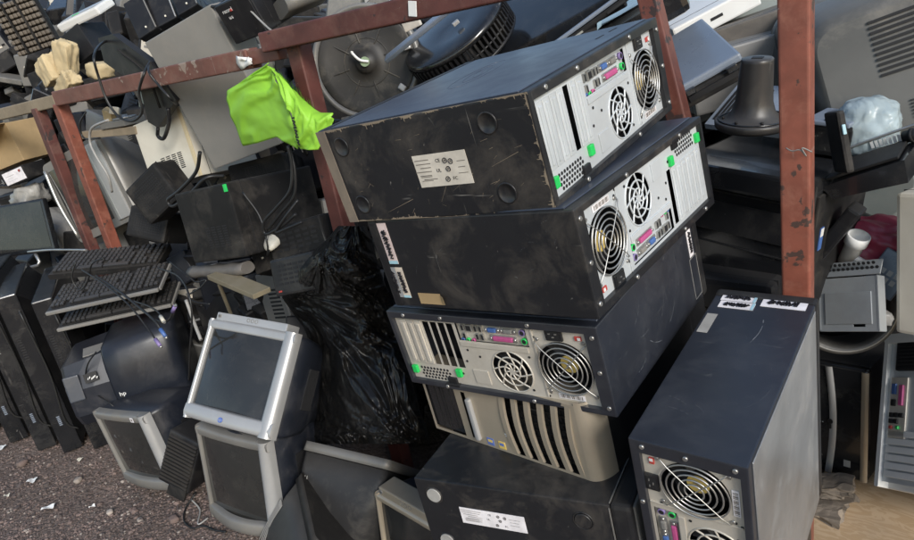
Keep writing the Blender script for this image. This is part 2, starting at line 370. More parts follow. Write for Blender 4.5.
# ------------------------------------------------------------------ office tower seen from its connector side
W, D, H = .167, .43, .456
def fx(f): return -W / 2 + f * W
YR = -D / 2                              # connector end
def tower_parts(t, open_slots=(4,), steel=None, shell=None, side=None, feet=True, rear=True):
    steel = steel or zinc; shell = shell or paint; side = side or sidep
    m = MB(); b2 = bmesh.new(); bmesh.ops.create_cube(b2, size=1); bmesh.ops.scale(b2, vec=(W, D - .024, H), verts=b2.verts)
    bmesh.ops.bevel(b2, geom=b2.edges[:], offset=.0025, segments=2, profile=.6, affect='EDGES')
    f = min(b2.faces, key=lambda f: f.calc_center_median().y - (10 if f.calc_area() > .05 else 0))
    bmesh.ops.inset_region(b2, faces=[f], thickness=.006)
    for v in f.verts:
        v.co.x = -W / 2 + .014 if v.co.x < 0 else W / 2 - .011
        v.co.z = -H / 2 + .010 if v.co.z < 0 else H / 2 - .024
    r = bmesh.ops.extrude_face_region(b2, geom=[f]); nv = [v for v in r['geom'] if isinstance(v, bmesh.types.BMVert)]
    bmesh.ops.translate(b2, vec=(0, .09, 0), verts=nv); bmesh.ops.delete(b2, geom=[f], context='FACES_ONLY')
    m.add(b2, Matrix.Translation((0, -.012, H / 2))); m._new(0, shell)
    case = m.build('case', t)
    # bezel of the far end
    m = MB(); m.box((0, D / 2 - .013, H / 2), (W + .003, .024, H + .004), blackp, bev=.006); m.build('front_bezel', t)
    # removable side panel on the connector-left side
    m = MB()
    m.box((-W / 2 - .0008, -.008, H / 2), (.0022, D - .05, H - .012), side, bev=.0008, seg=1)
    m.build('side_panel', t)
    m = MB(); m.box((W / 2 + .0008, -.008, H / 2), (.0022, D - .05, H - .012), side, bev=.0008, seg=1); m.build('side_panel', t)
    if not rear: return case
    x0, x1, z0, z1 = -W / 2 + .0141, W / 2 - .0111, .0101, H - .0241
    PF = (fx(.53), .378, .050); CF = (fx(.66), .264, .043)
    yp = YR + .008
    slots_r = ('r', fx(.13), fx(.70), .018, .158); slot_holes = [('r', fx(.13), fx(.70), .029 + k * .0198 - .0072, .029 + k * .0198 + .0072) for k in range(7)]; io_r = ('r', fx(.115), fx(.33), .163, .316)
    m = MB(); m.sheet(x0, x1, z0, z1, yp, steel, [('c', *PF), ('c', *CF), *slot_holes, io_r])
    # pressed step beside the sockets and around the supply
    m.box((fx(.37), yp - .0012, .238), (.010, .002, .15), steel, bev=.001); m.box((fx(.5), yp - .001, .328), (W - .03, .002, .0035), steel, bev=.0008)
    m.box((fx(.79), yp - .001, .19), (.03, .0018, .035), steel, bev=.0008)
    for (px, pz) in ((.20, .33), (.85, .335), (.52, .20), (.75, .175), (.78, .145), (.45, .175), (.9, .33), (.86, .30), (.45, .31), (.60, .165)):
        m.cyl((fx(px), yp - .0004, pz), (fx(px), yp - .0012, pz), .0024, dark, 8)
    m.build('rear_panel', t)
    # power supply fan
    m = MB(); yf = yp + .02
    for k in range(7):
        a = 2 * math.pi * k / 7; c0, c1 = Vector((PF[0], yf, PF[1])), 0
        p = [(PF[0] + rr * math.cos(a + da), yf + dy, PF[1] + rr * math.sin(a + da)) for rr, da, dy in ((.017, -.25, .004), (.047, -.1, .006), (.047, .5, -.004), (.017, .35, -.004))]
        m.poly(p, blackp)
    m.cyl((PF[0], yf + .004, PF[1]), (PF[0], yf - .008, PF[1]), .019, blackp, 24)
    fan = m.build('power_supply_fan', t)
    m = MB(); m.cyl((PF[0], yf - .0082, PF[1]), (PF[0], yf - .0088, PF[1]), .0165, yellow, 24)
    for a in range(4): m.box((PF[0] - .004 + .003 * a, yf - .009, PF[1] + .004 - .003 * a), (.012, .0004, .0016), inkg)
    m.build('fan_label', fan)
    m = MB(); yg = yp - .005
    for rr in (.014, .023, .032, .041, .050): m.ring((PF[0], yg, PF[1]), rr, .00135, chrome)
    for s in (-1, 1):
        q = .048
        m.tube([(PF[0] - q, yp - .001, PF[1] - s * q), (PF[0] - .036, yg - .001, PF[1] - s * .036), (PF[0] + .036, yg - .001, PF[1] + s * .036), (PF[0] + q, yp - .001, PF[1] + s * q)], .00095, chrome, 6, 2)
    m.build('wire_grille', fan)
    # case fan behind a stamped swirl guard
    m = MB(); yf = yp + .016
    for k in range(7):
        a = 2 * math.pi * k / 7
        m.poly([(CF[0] + rr * math.cos(a + da), yf + dy, CF[1] + rr * math.sin(a + da)) for rr, da, dy in ((.015, -.25, .004), (.041, -.1, .006), (.041, .5, -.004), (.015, .35, -.004))], blackp)
    m.cyl((CF[0], yf + .004, CF[1]), (CF[0], yf - .006, CF[1]), .017, charc, 24)
    fan = m.build('case_fan', t)
    m = MB()
    for rr in (.042, .029, .016): m.ring((CF[0], yp, CF[1]), rr, .0016, steel, n=40)
    m.cyl((CF[0], yp + .001, CF[1]), (CF[0], yp - .0012, CF[1]), .0065, steel, 18)
    for k in range(8):
        a = 2 * math.pi * k / 8
        m.tube([(CF[0] + rr * math.cos(a + da), yp, CF[1] + rr * math.sin(a + da)) for rr, da in ((.006, 0), (.016, .25), (.029, .62), (.043, .8))], .0016, steel, 6, 3)
    m.build('fan_guard', fan)
    # slot covers, some missing
    for k in range(7):
        z = .029 + k * .0198
        if k in open_slots: continue
        m = MB(); w = slots_r[2] - slots_r[1] - .003
        m.box((fx(.415), yp - .001, z), (w + .004, .0016, .0182), steel, bev=.0006, seg=1); m.box((fx(.415), yp - .0026, z), (w - .008, .003, .008), steel, bev=.0012)
        m.build('slot_cover', t)
    # sockets
    m = MB(); m.box((fx(.2225), yp + .006, .2395), (io_r[2] - io_r[1] + .004, .001, .156), steel); io = m.build('socket_plate', t)
    yq = yp + .0055; XA, XB = fx(.175), fx(.275)
    def rnd(name, x, z, mt):
        m = MB(); m.cyl((x, yq, z), (x, yq - .005, z), .0058, mt, 16); m.cyl((x, yq - .005, z), (x, yq - .0052, z), .0042, dark, 12); m.build(name, io)
    rnd('mouse_socket', XB, .307, greenl); rnd('keyboard_socket', XA, .307, purple)
    def dsub(name, x, z, l, mt):
        m = MB(); m.box((x, yq - .001, z), (.0125, .002, l + .014), chrome, bev=.001); m.box((x, yq - .003, z), (.009, .006, l), mt, bev=.0025)
        for s in (-1, 1): m.cyl((x, yq, z + s * (l / 2 + .0045)), (x, yq - .005, z + s * (l / 2 + .0045)), .0025, chrome, 8)
        m.build(name, io)
    dsub('serial_port', XA, .277, .018, greyp); dsub('video_port', XA, .243, .018, blue); dsub('printer_port', XB, .262, .042, pink)
    for x, z in ((XA, .217), (XB, .217), (XA, .206), (XB, .206), (XA, .176), (XB, .176)):
        m = MB(); m.box((x, yq - .002, z), (.0125, .004, .0065), chrome, bev=.0008); m.box((x, yq - .0041, z), (.010, .0004, .0044), dark); m.build('usb_socket', io)
    m = MB(); m.box((XA, yq - .002, .191), (.014, .005, .014), chrome, bev=.001); m.box((XA, yq - .0047, .191), (.010, .0004, .010), dark); m.build('network_socket', io)
    for z, mt in ((.170, blue), (.1635 + .018, greenl), (.194, pink)):
        m = MB(); m.cyl((XB + .009, yq, z), (XB + .009, yq - .004, z), .0038, mt, 12); m.cyl((XB + .009, yq - .004, z), (XB + .009, yq - .0042, z), .0018, dark, 8); m.build('audio_socket', io)
    # mains inlet and voltage switch
    m = MB(); px, pz = fx(.145), .372
    m.box((px, yp - .002, pz), (.023, .005, .032), blackg, bev=.003); m.box((px, yp - .0046, pz), (.015, .0008, .022), dark)
    for a, b in ((-.003, -.006), (-.003, .006), (.003, 0)): m.box((px + a, yp - .005, pz + b), (.0015, .003, .004), chrome)
    m.build('power_inlet', t)
    m = MB(); m.box((fx(.17), yp - .001, .415), (.008, .003, .012), redsw, bev=.001); m.box((fx(.17), yp - .0028, .4175), (.005, .001, .005), white); m.build('voltage_switch', t)
    # green latches, punched vent, handle notch, screws
    for px, pz in ((.80, .021), (.77, .137)):
        m = MB(); m.box((fx(px), yp - .003, pz), (.017, .007, .013), greenl, bev=.002); m.build('green_latch', t)
    m = MB()
    for i in range(4):
        for j in range(9): m.cyl((fx(.775 + .042 * i), yp - .0002, .037 + j * .0085 + (i % 2) * .004), (fx(.775 + .042 * i), yp - .0008, .037 + j * .0085 + (i % 2) * .004), .0029, dark, 6)
    m.build('vent_holes', t)
    m = MB(); m.box((fx(.9), yp - .002, .113), (.016, .006, .022), blackp, bev=.004); m.box((fx(.945), yp - .004, .113), (.006, .009, .036), blackp, bev=.002); m.build('catch', t)
    for px, pz in ((.04, .045), (.04, .14), (.04, .33), (.5, H - .012), (.12, H - .011), (.9, H - .011), (.965, .30), (.965, .1)):
        m = MB(); m.cyl((fx(px), YR + .0005, pz), (fx(px), YR - .0022, pz), .0042, chrome, 12, .0034); m.build('screw', t)
    for px, pz in ((.22, .336), (.83, .336), (.22, .422), (.83, .422)):
        m = MB(); m.cyl((fx(px), yp, pz), (fx(px), yp - .0022, pz), .0036, chrome, 10, .003); m.build('screw', t)
    m = MB(); m.box((fx(.87), yp - .0009, .375), (.010, .0006, .05), paperw)
    for k in range(14): m.box((fx(.87), yp - .0014, .353 + k * .0032), (.007, .0003, .0008 + .0009 * (k % 3)), inkg)
    m.build('serial_label', t)
    return case

def bottom_feet(t, rubber_in=()):
    for i, (x, y) in enumerate(((-.052, -.14), (.052, -.14), (-.052, .165), (.052, .165))):
        m = MB(); m.lathe([(.0165, 0), (.0165, -.0012), (.0140, -.0016), (.0135, -.0004), (.001, -.0004)], paintd, 28, c=(x, y, -.0002))
        if i in rubber_in: m.cyl((x, y, -.0004), (x, y, -.004), .0135, rubber, 24)
        m.build('foot', t)
def spec_label(name, t, M, w, h, mt, seed):
    """printed label: w along text, h across"""
    rr = random.Random(seed); m = MB(); T = lambda x, y, z=0: M @ Vector((x, y, z))
    def blk(x, y, a, b, q, z=.0006):
        m.poly([T(x - a / 2, y - b / 2, z), T(x + a / 2, y - b / 2, z), T(x + a / 2, y + b / 2, z), T(x - a / 2, y + b / 2, z)], q)
    m.box((0, 0, 0), (w, h, .0006), mt)
    for v in m.bm.verts: v.co = M @ v.co
    for k in range(6):                                   # small print
        blk(-w * .3 + rr.uniform(-.006, .004), h * (.34 - .12 * k), w * rr.uniform(.2, .34), h * .025, inkg)
        if k > 3: blk(-w * .33, h * (.30 - .12 * k), w * .22, h * .02, inkg)
    for k in range(3): blk(w * .36 + rr.uniform(-.004, .004), h * (.2 - .18 * k), w * rr.uniform(.12, .18), h * .02, inkg)
    for s, x, y in (('CE', -.03, .28), ('FC', .2, -.3), ('UL', -.06, -.02)): m.text(s, h * .15, M @ Matrix.Translation((w * x, h * y, .0007)), ink, .0001)
    for x, y in ((.1, .26), (.2, .22), (.06, -.3), (.12, 0)):
        cx, cy = w * x, h * y; r = h * .075
        pts = [T(cx + r * math.cos(2 * math.pi * i / 14), cy + r * math.sin(2 * math.pi * i / 14), .0007) for i in range(14)]
        m.tube(pts, h * .014, ink, 4, 1, True); blk(cx, cy, r * .9, r * .9, inkg, .0008)
    return m.build(name, t)
def scribbled_sticker(t, M, w, h, seed, mt=None, strip=True):
    rr = random.Random(seed); m = MB(); m.box((0, 0, 0), (w, h, .0006), mt or paperw)
    for v in m.bm.verts: v.co = M @ v.co
    pts = []
    n = 64
    for i in range(n):                                    # words blacked out with a marker
        pts.append(M @ Vector((-w * .32 + w * .64 * i / n + rr.uniform(-.004, .004), h * (rr.uniform(.08, .26) if i % 2 else rr.uniform(-.26, -.08)), .0009)))
    m.tube(pts, .0017, ink, 5, 1)
    if strip:
        m.poly([M @ Vector(p) for p in ((w * .42, -h / 2, .0007), (w * .5, -h / 2, .0007), (w * .5, h / 2, .0007), (w * .42, h / 2, .0007))], bluepale)
    return m.build('sticker', t)
bluepale = plain('pale_blue_sticker_edge', (.35, .55, .62), .5)

GT = 'office tower computers piled in the middle stack'
tA = thing('tower_computer', 'topmost dusty black tower lying on its side with paper label on its scuffed bottom', 'computer', P['A'], GT)
caseA = tower_parts(tA, (4,), zinc, paintd); bottom_feet(tA)
spec_label('spec_label', tA, basis((.006, -.035, -.0009), (0, -1, 0), (-1, 0, 0)), .105, .052, paper, 3)
m = MB()                                                 # seams, slots and pressed swirl of the upper side
xs = -W / 2 - .0021
m.box((xs, D / 2 - .03, H / 2), (.0006, .0015, H - .02), dark)
m.build('panel_seam', tA)
for z_, l_ in ((.40, .032), (.345, .03)):
    m = MB(); m.box((xs, -D / 2 + .057, z_), (.0006, .004, l_), dark); m.build('catch_slot', tA)
m = MB()
for k, (a, b) in enumerate(((.10, .032), (.062, .016), (.03, .008))):
    m.tube([(xs + .0003, .03 + b * math.sin(t) + .012 * math.cos(t), .24 + a * math.cos(t)) for t in [2 * math.pi * i / 30 for i in range(30)]], .0006, sidep, 5, 1, True)
m.build('pressed_emblem', tA)
m = MB()
M0 = basis((0, 0, 0), (1, 0, 0), (0, 1, 0))
m.box((0, D / 2 - .012, -.0012), (W, .022, .002), tanedge := grime('dust_caked_edge', (.16, .13, .1), .7, 0, .6, 0, .1, (.3, .24, .17), .3)); m.build('bezel_edge', tA)

rr = random.Random(14); m = MB(); dq = grime('caked_tan_dust', (.2, .16, .115), .9, 0, .5, 0, .1, (.3, .25, .18), .3)
for xa, ya, xb, yb in ((-W / 2, -D / 2, -W / 2, D / 2 - .02), (W / 2, -D / 2, W / 2, D / 2 - .02), (-W / 2, -D / 2 + .003, W / 2, -D / 2 + .003)):
    n = 260; A_, B_ = Vector((xa, ya, -.0004)), Vector((xb, yb, -.0004)); dr = (B_ - A_) / n; nn = Vector((-xa, 0, 0)).normalized() if xa == xb else Vector((0, 1, 0))
    for k in range(n):
        wd = .0042 * max(0, noise.fractal(Vector((k * .06, xa * 30, 1)), 1, 2, 4) + .42) ** 1.5 + .0004
        if rr.random() < .12: wd *= 2.2
        p = A_ + dr * k; m.poly([p, p + dr * 1.02, p + dr + nn * wd * rr.uniform(.6, 1), p + nn * wd], dq)
                                                  # scuffs and scratches on the bottom plate
for k in range(46):
    p = Vector((rr.uniform(-.07, .07), rr.uniform(-.19, .18), -.0004)); a = rr.gauss(1.2, .7); l = rr.uniform(.002, .014) if k % 15 else rr.uniform(.03, .07); q = Vector((math.cos(a), math.sin(a), 0)); s_ = Vector((-q.y, q.x, 0)) * rr.uniform(.00025, .0008)
    if abs((p + q * l).x) < .08: m.poly([p, p + s_, p + q * l + s_ * .4, p + q * l], dq)
me = caseA.data; me.materials.append(dq); ix = len(me.materials) - 1
for f in m.bm.faces: f.material_index = ix
m.bm.from_mesh(me); m.bm.to_mesh(me); m.bm.free()

tB = thing('tower_computer', 'second tower from the top, black top with crossed-out stickers facing out, shiny steel rear', 'computer', P['B'], GT)
tower_parts(tB, (6,), zinc, paintd); bottom_feet(tB)
zt = H + .0006
# its top: x = +W/2 is up, y grows away to the left
scribbled_sticker(tB, basis((.040, .178, zt), (-1, 0, 0), (0, -1, 0)), .078, .023, 5, plain('pinkish_sticker', (.62, .5, .47), .5))
scribbled_sticker(tB, basis((-.036, .191, zt), (-1, 0, 0), (0, -1, 0)), .06, .018, 6, plain('grey_sticker', (.3, .3, .3), .5), False)
scribbled_sticker(tB, basis((-.036, .172, zt), (-1, 0, 0), (0, -1, 0)), .06, .018, 7, plain('cream_sticker', (.6, .52, .43), .5))
m = MB(); m.box((-.066, .116, zt), (.021, .054, .0006), cardb)
m.poly([(-.0765, .089, zt + .0008), (-.0565, .089, zt + .0008), (-.058, .078, zt + .006), (-.075, .08, zt + .003)], cardb); m.build('sticker', tB, 'torn brown tape remnant')

tC = thing('tower_computer', 'third tower from the top, warm steel rear facing the front with three open slots', 'computer', P['C'], GT)
tower_parts(tC, (3, 4, 5, 6), zincw, paint)
scribbled_sticker(tC, basis((-.045, .17, zt), (-1, 0, 0), (0, -1, 0)), .06, .02, 9)
m = MB()
for s in (-1, 1): m.box((.03, .172 + s * .017, zt), (.085, .001, .0004), rubber); m.box((.03 + s * .0425, .172, zt), (.001, .034, .0004), rubber)
m.build('glue_mark', tC)

tF = thing('tower_computer', 'black tower standing upright in front of the post with sky glare painted on its dusty side', 'computer', P['F'], GT)
tower_parts(tF, (), zincw, paint, glared)
scribbled_sticker(tF, basis((-.040, .187, zt), (1, 0, 0), (0, 1, 0)), .060, .022, 12)
scribbled_sticker(tF, basis((-.038, .163, zt), (1, 0, 0), (0, 1, 0)), .060, .022, 13)
scribbled_sticker(tF, basis((.036, .184, zt), (1, 0, 0), (0, 1, 0)), .072, .03, 14, None, False)
m = MB(); m.box((-.069, .098, zt), (.018, .06, .0004), rubber); m.build('sticker', tF, 'faded torn serial sticker')

chalk = grime('chalky_scuff', (.13, .14, .155), .8, 0, .2, 0, 0)
def scuff(t, z, strokes, seed):
    rr = random.Random(seed); c = [o for o in t.children if o.name.startswith('case')][0]; m = MB(); m.bm.from_mesh(c.data); f0 = len(m.bm.faces)
    for (x, y, a, l, wd) in strokes:
        p = Vector((x, y, z)); pr = None
        for k in range(9):
            q = p + Vector((math.cos(a + k * .07), math.sin(a + k * .07), 0)) * l / 8; s_ = Vector((-math.sin(a), math.cos(a), 0)) * wd * rr.uniform(.15, .6)
            if rr.random() < .8: m.bm.faces.new([m.bm.verts.new(v) for v in (p, q, q + s_, p + s_)])
            p = q
    c.data.materials.append(chalk); ix = len(c.data.materials) - 1; m.bm.faces.ensure_lookup_table()
    for f in m.bm.faces[f0:]: f.material_index = ix
    m.bm.to_mesh(c.data); m.bm.free()
rq = random.Random(77)
scuff(tC, H + .0004, [(.05, .02, 1.9, .05, .0014), (.02, .0, 2.3, .04, .001), (.035, -.06, .8, .05, .0016), (.01, -.09, 1.2, .03, .001), (-.02, -.10, 2.0, .035, .0012), (.06, -.12, 1.5, .03, .0014), (-.05, -.02, 2.6, .03, .0008), (-.03, .05, 2.0, .02, .001)] + [(rq.uniform(-.07, .07), rq.uniform(-.19, .14), rq.uniform(0, 3), rq.uniform(.003, .012), .0008) for _ in range(20)], 1)
scuff(tF, H + .0004, [(.01, .05, 1.2, .07, .003), (-.03, -.12, 2.5, .03, .0014), (-.02, -.14, 2.7, .04, .001), (.0, -.13, 2.2, .02, .001), (.05, -.1, .9, .05, .0006), (.03, .0, .3, .02, .0008), (.055, .08, .5, .015, .001)] + [(rq.uniform(-.075, .075), rq.uniform(-.2, .13), rq.uniform(0, 3), rq.uniform(.002, .009), .0007) for _ in range(22)], 2)
scuff(tB, H + .0004, [(.0, .12, 2.4, .02, .0008), (-.02, -.09, 1.0, .008, .0016), (.03, .05, 2.0, .012, .0006)] + [(rq.uniform(-.075, .075), rq.uniform(-.19, .15), rq.uniform(0, 3), rq.uniform(.002, .01), .0006) for _ in range(14)], 3)

# tower with the champagne bezel: local x runs along its height, front towards the viewer
b, e, d = P['D']; tD = thing('tower_computer', 'tower lying on its side with champagne bezel and five curved vents', 'computer', P['D'], GT)
w, dd, h = d; y0 = -dd / 2
m = MB(); m.box((0, .02, h / 2), (w - .006, dd - .04, h - .004), blackp, bev=.004); m.build('case', tD)
m = MB(); bx0, bx1 = -w / 2, w / 2
vx0, vx1 = -w / 2 + .55 * w, -w / 2 + .90 * w
rings = []
m.sheet(bx0 + .012, bx1 - .03, .010, h - .010, y0, bronze, [('r', bx0 + .02, bx0 + .245 * w, .017, h - .017), ('r', vx0, vx1, .016, h - .016), ('r', bx0 + .29 * w, bx0 + .315 * w, .02, h * .74)])
for q in (((bx0, y0 + .045, .0), (bx0 + .012, y0, .01), (bx1 - .03, y0, .01), (bx1, y0 + .045, 0)), ((bx0, y0 + .045, h), (bx0 + .012, y0, h - .01), (bx1 - .03, y0, h - .01), (bx1, y0 + .045, h))): m.poly(q, bronze)
m.poly([(bx0, y0 + .045, 0), (bx0 + .012, y0, .01), (bx0 + .012, y0, h - .01), (bx0, y0 + .045, h)], bronze)
cur = [[(bx1 - .03 + .03 * math.sin(a), y0 + .045 * (1 - math.cos(a)), z) for a in [R(90) * i / 8 for i in range(9)]] for z in (0.004, .010, h - .010, h - .004)]
m.grid(cur, bronze); m.build('front_bezel', tD)
for i in range(6):
    m = MB(); x = vx0 + (vx1 - vx0) * i / 5
    rows = [[(x + dx - .006 * math.sin(math.pi * k / 10), y0 - .004 * math.sin(math.pi * k / 10) + dy, .013 + (h - .026) * k / 10) for dx, dy in ((-.0058, .006), (-.0052, .0), (.0052, .0), (.0058, .006))] for k in range(11)]
    m.grid(rows, bronze, False); m.build('vent_bar', tD)
m = MB(); m.box((0.2 * w, y0 + .022, h / 2), (.37 * w, .004, h - .03), dark)
for k in range(9):
    z = .022 + k * (h - .044) / 8; m.box((.21 * w, y0 + .017, z), (.36 * w, .003, .003), charc)
for k in range(14): m.box((vx0 + (vx1 - vx0) * k / 13, y0 + .0185, h / 2), (.0015, .002, h - .035), blackp)
m.build('vent_mesh', tD)
m = MB(); m.box((bx0 + .1325 * w, y0 + .008, h / 2), (.225 * w, .01, h - .036), blackg, bev=.002)
for k in (.10, .135, .155, .2): m.box((bx0 + k * w, y0 + .0028, h / 2), (.0015, .001, h - .05), charc)
m.build('drive_bay', tD)
m = MB(); m.box((bx0 + .335 * w, y0 - .002, h * .4), (.012, .012, h * .56), silver, bev=.004); m.box((bx0 + .3 * w, y0 + .012, h * .42), (.02, .003, h * .56), dark); m.build('drive_door', tD)
m = MB(); m.loft([rrect(y0 - .0005, bx0 + .29 * w, bx0 + .505 * w, h * .83, h * .97, .009), rrect(y0 - .004, bx0 + .295 * w, bx0 + .5 * w, h * .845, h * .955, .008)], silver)
m.loft([rrect(y0 - .0042, bx0 + .335 * w, bx0 + .495 * w, h * .86, h * .945, .006), rrect(y0 - .0048, bx0 + .335 * w, bx0 + .495 * w, h * .86, h * .945, .006)], dark)
m.cyl((bx0 + .315 * w, y0 - .0042, h * .9), (bx0 + .315 * w, y0 - .006, h * .9), .006, chrome, 14)
for k in range(4): m.box((bx0 + (.365 + .034 * k) * w, y0 - .005, h * .9), (.009, .001, .006), chrome, bev=.001)
m.build('socket_strip', tD)
for xx, q in ((.405, logo), (.475, yellow)):
    m = MB(); m.box((bx0 + xx * w, y0 - .0006, .024), (.017, .001, .016), q); m.box((bx0 + xx * w, y0 - .0012, .026), (.011, .0006, .006), logo if q is yellow else yellow); m.build('badge', tD)
m = MB(); m.box((bx0 + .53 * w, y0 - .0006, .055), (.018, .0006, .002), white); m.box((bx0 + .53 * w, y0 - .0006, .051), (.014, .0006, .0015), white); m.build('model_print', tD)

# bottom tower of the stack, underside with label towards the viewer
b, e, d = P['E']; tE = thing('tower_computer', 'lowest tower of the stack lying with pale label and two round feet on its bottom', 'computer', P['E'], GT)
w, dd, h = d; y0 = -dd / 2
m = MB(); m.box((-.012, 0, h / 2), (w - .024, dd, h), paintd, bev=.003); m.build('case', tE)
m = MB(); m.box((w / 2 - .006, 0, h / 2), (.036, dd + .002, h + .003), blackp, bev=.008); m.box((w / 2 + .01, 0, h / 2), (.012, dd - .02, h - .01), silverd, bev=.005); m.build('front_bezel', tE)
m = MB(); m.box((w / 2 - .0245, 0, h + .0005), (.002, dd - .01, .002), silverd); m.box((w / 2 - .0245, y0 - .0008, h / 2), (.002, .002, h - .01), silverd); m.build('trim_strip', tE)
for x, z in ((-w / 2 + .038, h - .034), (-w / 2 + .038, .036), (w / 2 - .075, h - .04), (w / 2 - .075, .036)):
    q = rubber if x < 0 else paintd
    m = MB(); m.cyl((x, y0, z), (x, y0 - .003, z), .0155, q, 24, .0145); m.ring((x, y0 - .0005, z), .0175, .0012, paintd); m.build('foot', tE)
spec_label('spec_label', tE, basis((-.05, y0 - .0005, h * .60), (1, 0, 0), (0, 0, 1)), .135, .036, paperw, 8)

# tower wedged behind the stack
G = thing('tower_computer', 'tower wedged behind the stack showing only a grey corner with a round foot', 'computer', pose(aty(682, 352, 1.42), (0, -28, 8), (W, D, H)), GT)
tower_parts(G, (), zincw, greyp, greyp, rear=False)
m = MB(); m.cyl((-.02, YR, H - .03), (-.02, YR - .004, H - .03), .015, rubber, 20); m.build('foot', G)
# unseen towers below carry the stack
SUP = [((-.62, 1.02, 0), 0), ((-.60, 1.0, .169), 8)]
for i, (q, rz) in enumerate(SUP):
    s = thing('tower_computer', 'black tower lying flat at the very bottom under the stacked towers', 'computer', (q, (0, 0, 0), 0), 'towers at the bottom of the heap')
    s.rotation_euler = (0, 0, R(rz)); m = MB(); m.box((0, 0, .084), (.43, .40, .168), paintd, bev=.004); m.build('case', s)
    m = MB(); m.box((0, -.203, .084), (.4, .008, .15), zincw, bev=.003); m.build('rear_panel', s)
s = thing('tower_computer', 'black tower below the upright one, hidden at the bottom of the heap', 'computer', ((-.256, 1.02, 0), (0, 0, 0), 0)); m = MB(); m.box((0, 0, .173), (.155, .40, .346), paintd, bev=.004); m.build('case', s)  # upright case
m = MB(); m.box((0, -.203, .173), (.14, .008, .32), zincw, bev=.003); m.build('rear_panel', s)
# ------------------------------------------------------------------ the rack
def bar(name, a, b, w, mt, label, cat, group=None, w2=None, channel=False, parts=None):
    """square steel section from a to b, sides along world X/Y (or Y/Z)"""
    a, b = Vector(a), Vector(b); d = (b - a); L = d.length; d.normalize(); w2 = w2 or w
    up = Vector((0, 1, 0)) if abs(d.y) < .9 else Vector((0, 0, 1))
    x = d.cross(up).normalized(); y = x.cross(d)
    b2 = bmesh.new(); bmesh.ops.create_cube(b2, size=1); bmesh.ops.scale(b2, vec=(w, w2, L), verts=b2.verts)
    bmesh.ops.bevel(b2, geom=b2.edges[:], offset=.005, segments=3, profile=.5, affect='EDGES')
    M = Matrix((x, y, d)).transposed().to_4x4(); M.translation = (a + b) / 2
    m = MB(); m.add(b2, M); m._new(0, mt)
    return m
YP = 1.3
def post(name, u, v, y, mt, z1, w, label, z0=0, lean=(0, 0)):
    p = aty(u, v, y); m = bar(name, (p.x - lean[0] * p.z, y, z0), (p.x + lean[0] * (z1 - p.z), y + lean[1] * (z1 - p.z), z1), w, mt, label, 'post')
    return m, p
m, p = post('steel_post', 797, 150, YP, redlit, 1.75, .050, '')
o = m.build('steel_post'); tag(o, 'bright rusty red steel post standing in front of the black printer', 'post', 'red steel posts of the rack')
m, p2 = post('steel_post', 322, 140, YP, redox, 1.47, .05, '')
o = m.build('steel_post'); tag(o, 'dark red steel post under the green cloth', 'post', 'red steel posts of the rack')
m, p3 = post('steel_post', 87, 175, YP + .01, redlit, 1.42, .046, '')
o = m.build('steel_post'); tag(o, 'lighter red post of the close pair, welded to the end of the rail', 'post', 'red steel posts of the rack')
m, p4 = post('steel_post', 64, 175, YP + .05, redox, 1.42, .046, '')
o = m.build('steel_post'); tag(o, 'darker red post of the close pair, standing behind its twin', 'post', 'red steel posts of the rack')
m = bar('steel_post', atd(645, -20, 1.42), atd(683, 135, 1.42), .042, redlit, '', '')
o = m.build('steel_post'); tag(o, 'slim leaning red brace behind the topmost tower', 'post', 'red steel posts of the rack')
# rails
a = aty(62, 101, YP - .004); b = aty(252, 55, YP - .004); zb = (a.z + b.z) / 2
rl = thing('steel_rail', 'worn rust-red rail with pale tape, left length of the rack beam', 'rail', ((a.x, YP, zb), (0, 0, 0)))
m = bar('rail', (a.x - .02, YP, zb + .004), (b.x, YP, zb), .056, rust, '', '', w2=.05, channel=True); o = m.build('rail', rl); o.matrix_parent_inverse = Matrix.Translation(rl.location).inverted()
m = MB(); q = aty(252, 57, YP - .02)
m.box((q.x + .03, YP, q.z - .002), (.16, .038, .04), rust, bev=.003); o = m.build('splice_plate', rl); o.matrix_parent_inverse = Matrix.Translation(rl.location).inverted()
m = MB(); q = aty(240, 60, YP - .05)
rows = [[(q.x - .035 + .012 * i + .002 * math.sin(j * 2), q.y + .018 - .005 * math.sin(i * 1.1 + j), q.z + .014 - .010 * j - (.003 * i if j < 2 else -.002 * i)) for i in range(6)] for j in range(5)]
m.grid(rows, white); o = m.build('tape_scrap', rl, solid=.001); o.matrix_parent_inverse = Matrix.Translation(rl.location).inverted()
a = aty(268, 42, YP - .03); b = aty(560, -24, YP - .03)
r2 = thing('steel_rail', 'thicker dark red rail running above the drum and fan, right length of the rack beam', 'rail', ((a.x, YP, a.z), (0, 0, 0)))
m = bar('rail', (a.x, YP - .035, a.z), (b.x, YP - .035, a.z), .052, redox, '', '', w2=.05, channel=True); o = m.build('rail', r2); o.matrix_parent_inverse = Matrix.Translation(r2.location).inverted()
m = MB(); q = aty(411, 9, YP - .07); m.box((q.x, YP - .0645, q.z), (.022, .003, .032), white, (0, 12, 0), bev=.001); o = m.build('tape_scrap', r2); o.matrix_parent_inverse = Matrix.Translation(r2.location).inverted()
# rail stub running on to the left in front of the cardboard
a = aty(-30, 122, YP + .06); b = aty(60, 100, YP + .06)
m = bar('steel_rail', (a.x, YP + .06, a.z), (b.x, YP + .06, b.z), .05, wooddk, '', '', w2=.05); o = m.build('wooden_batten'); tag(o, 'grey brown batten running past the cardboard box at the far left', 'batten')

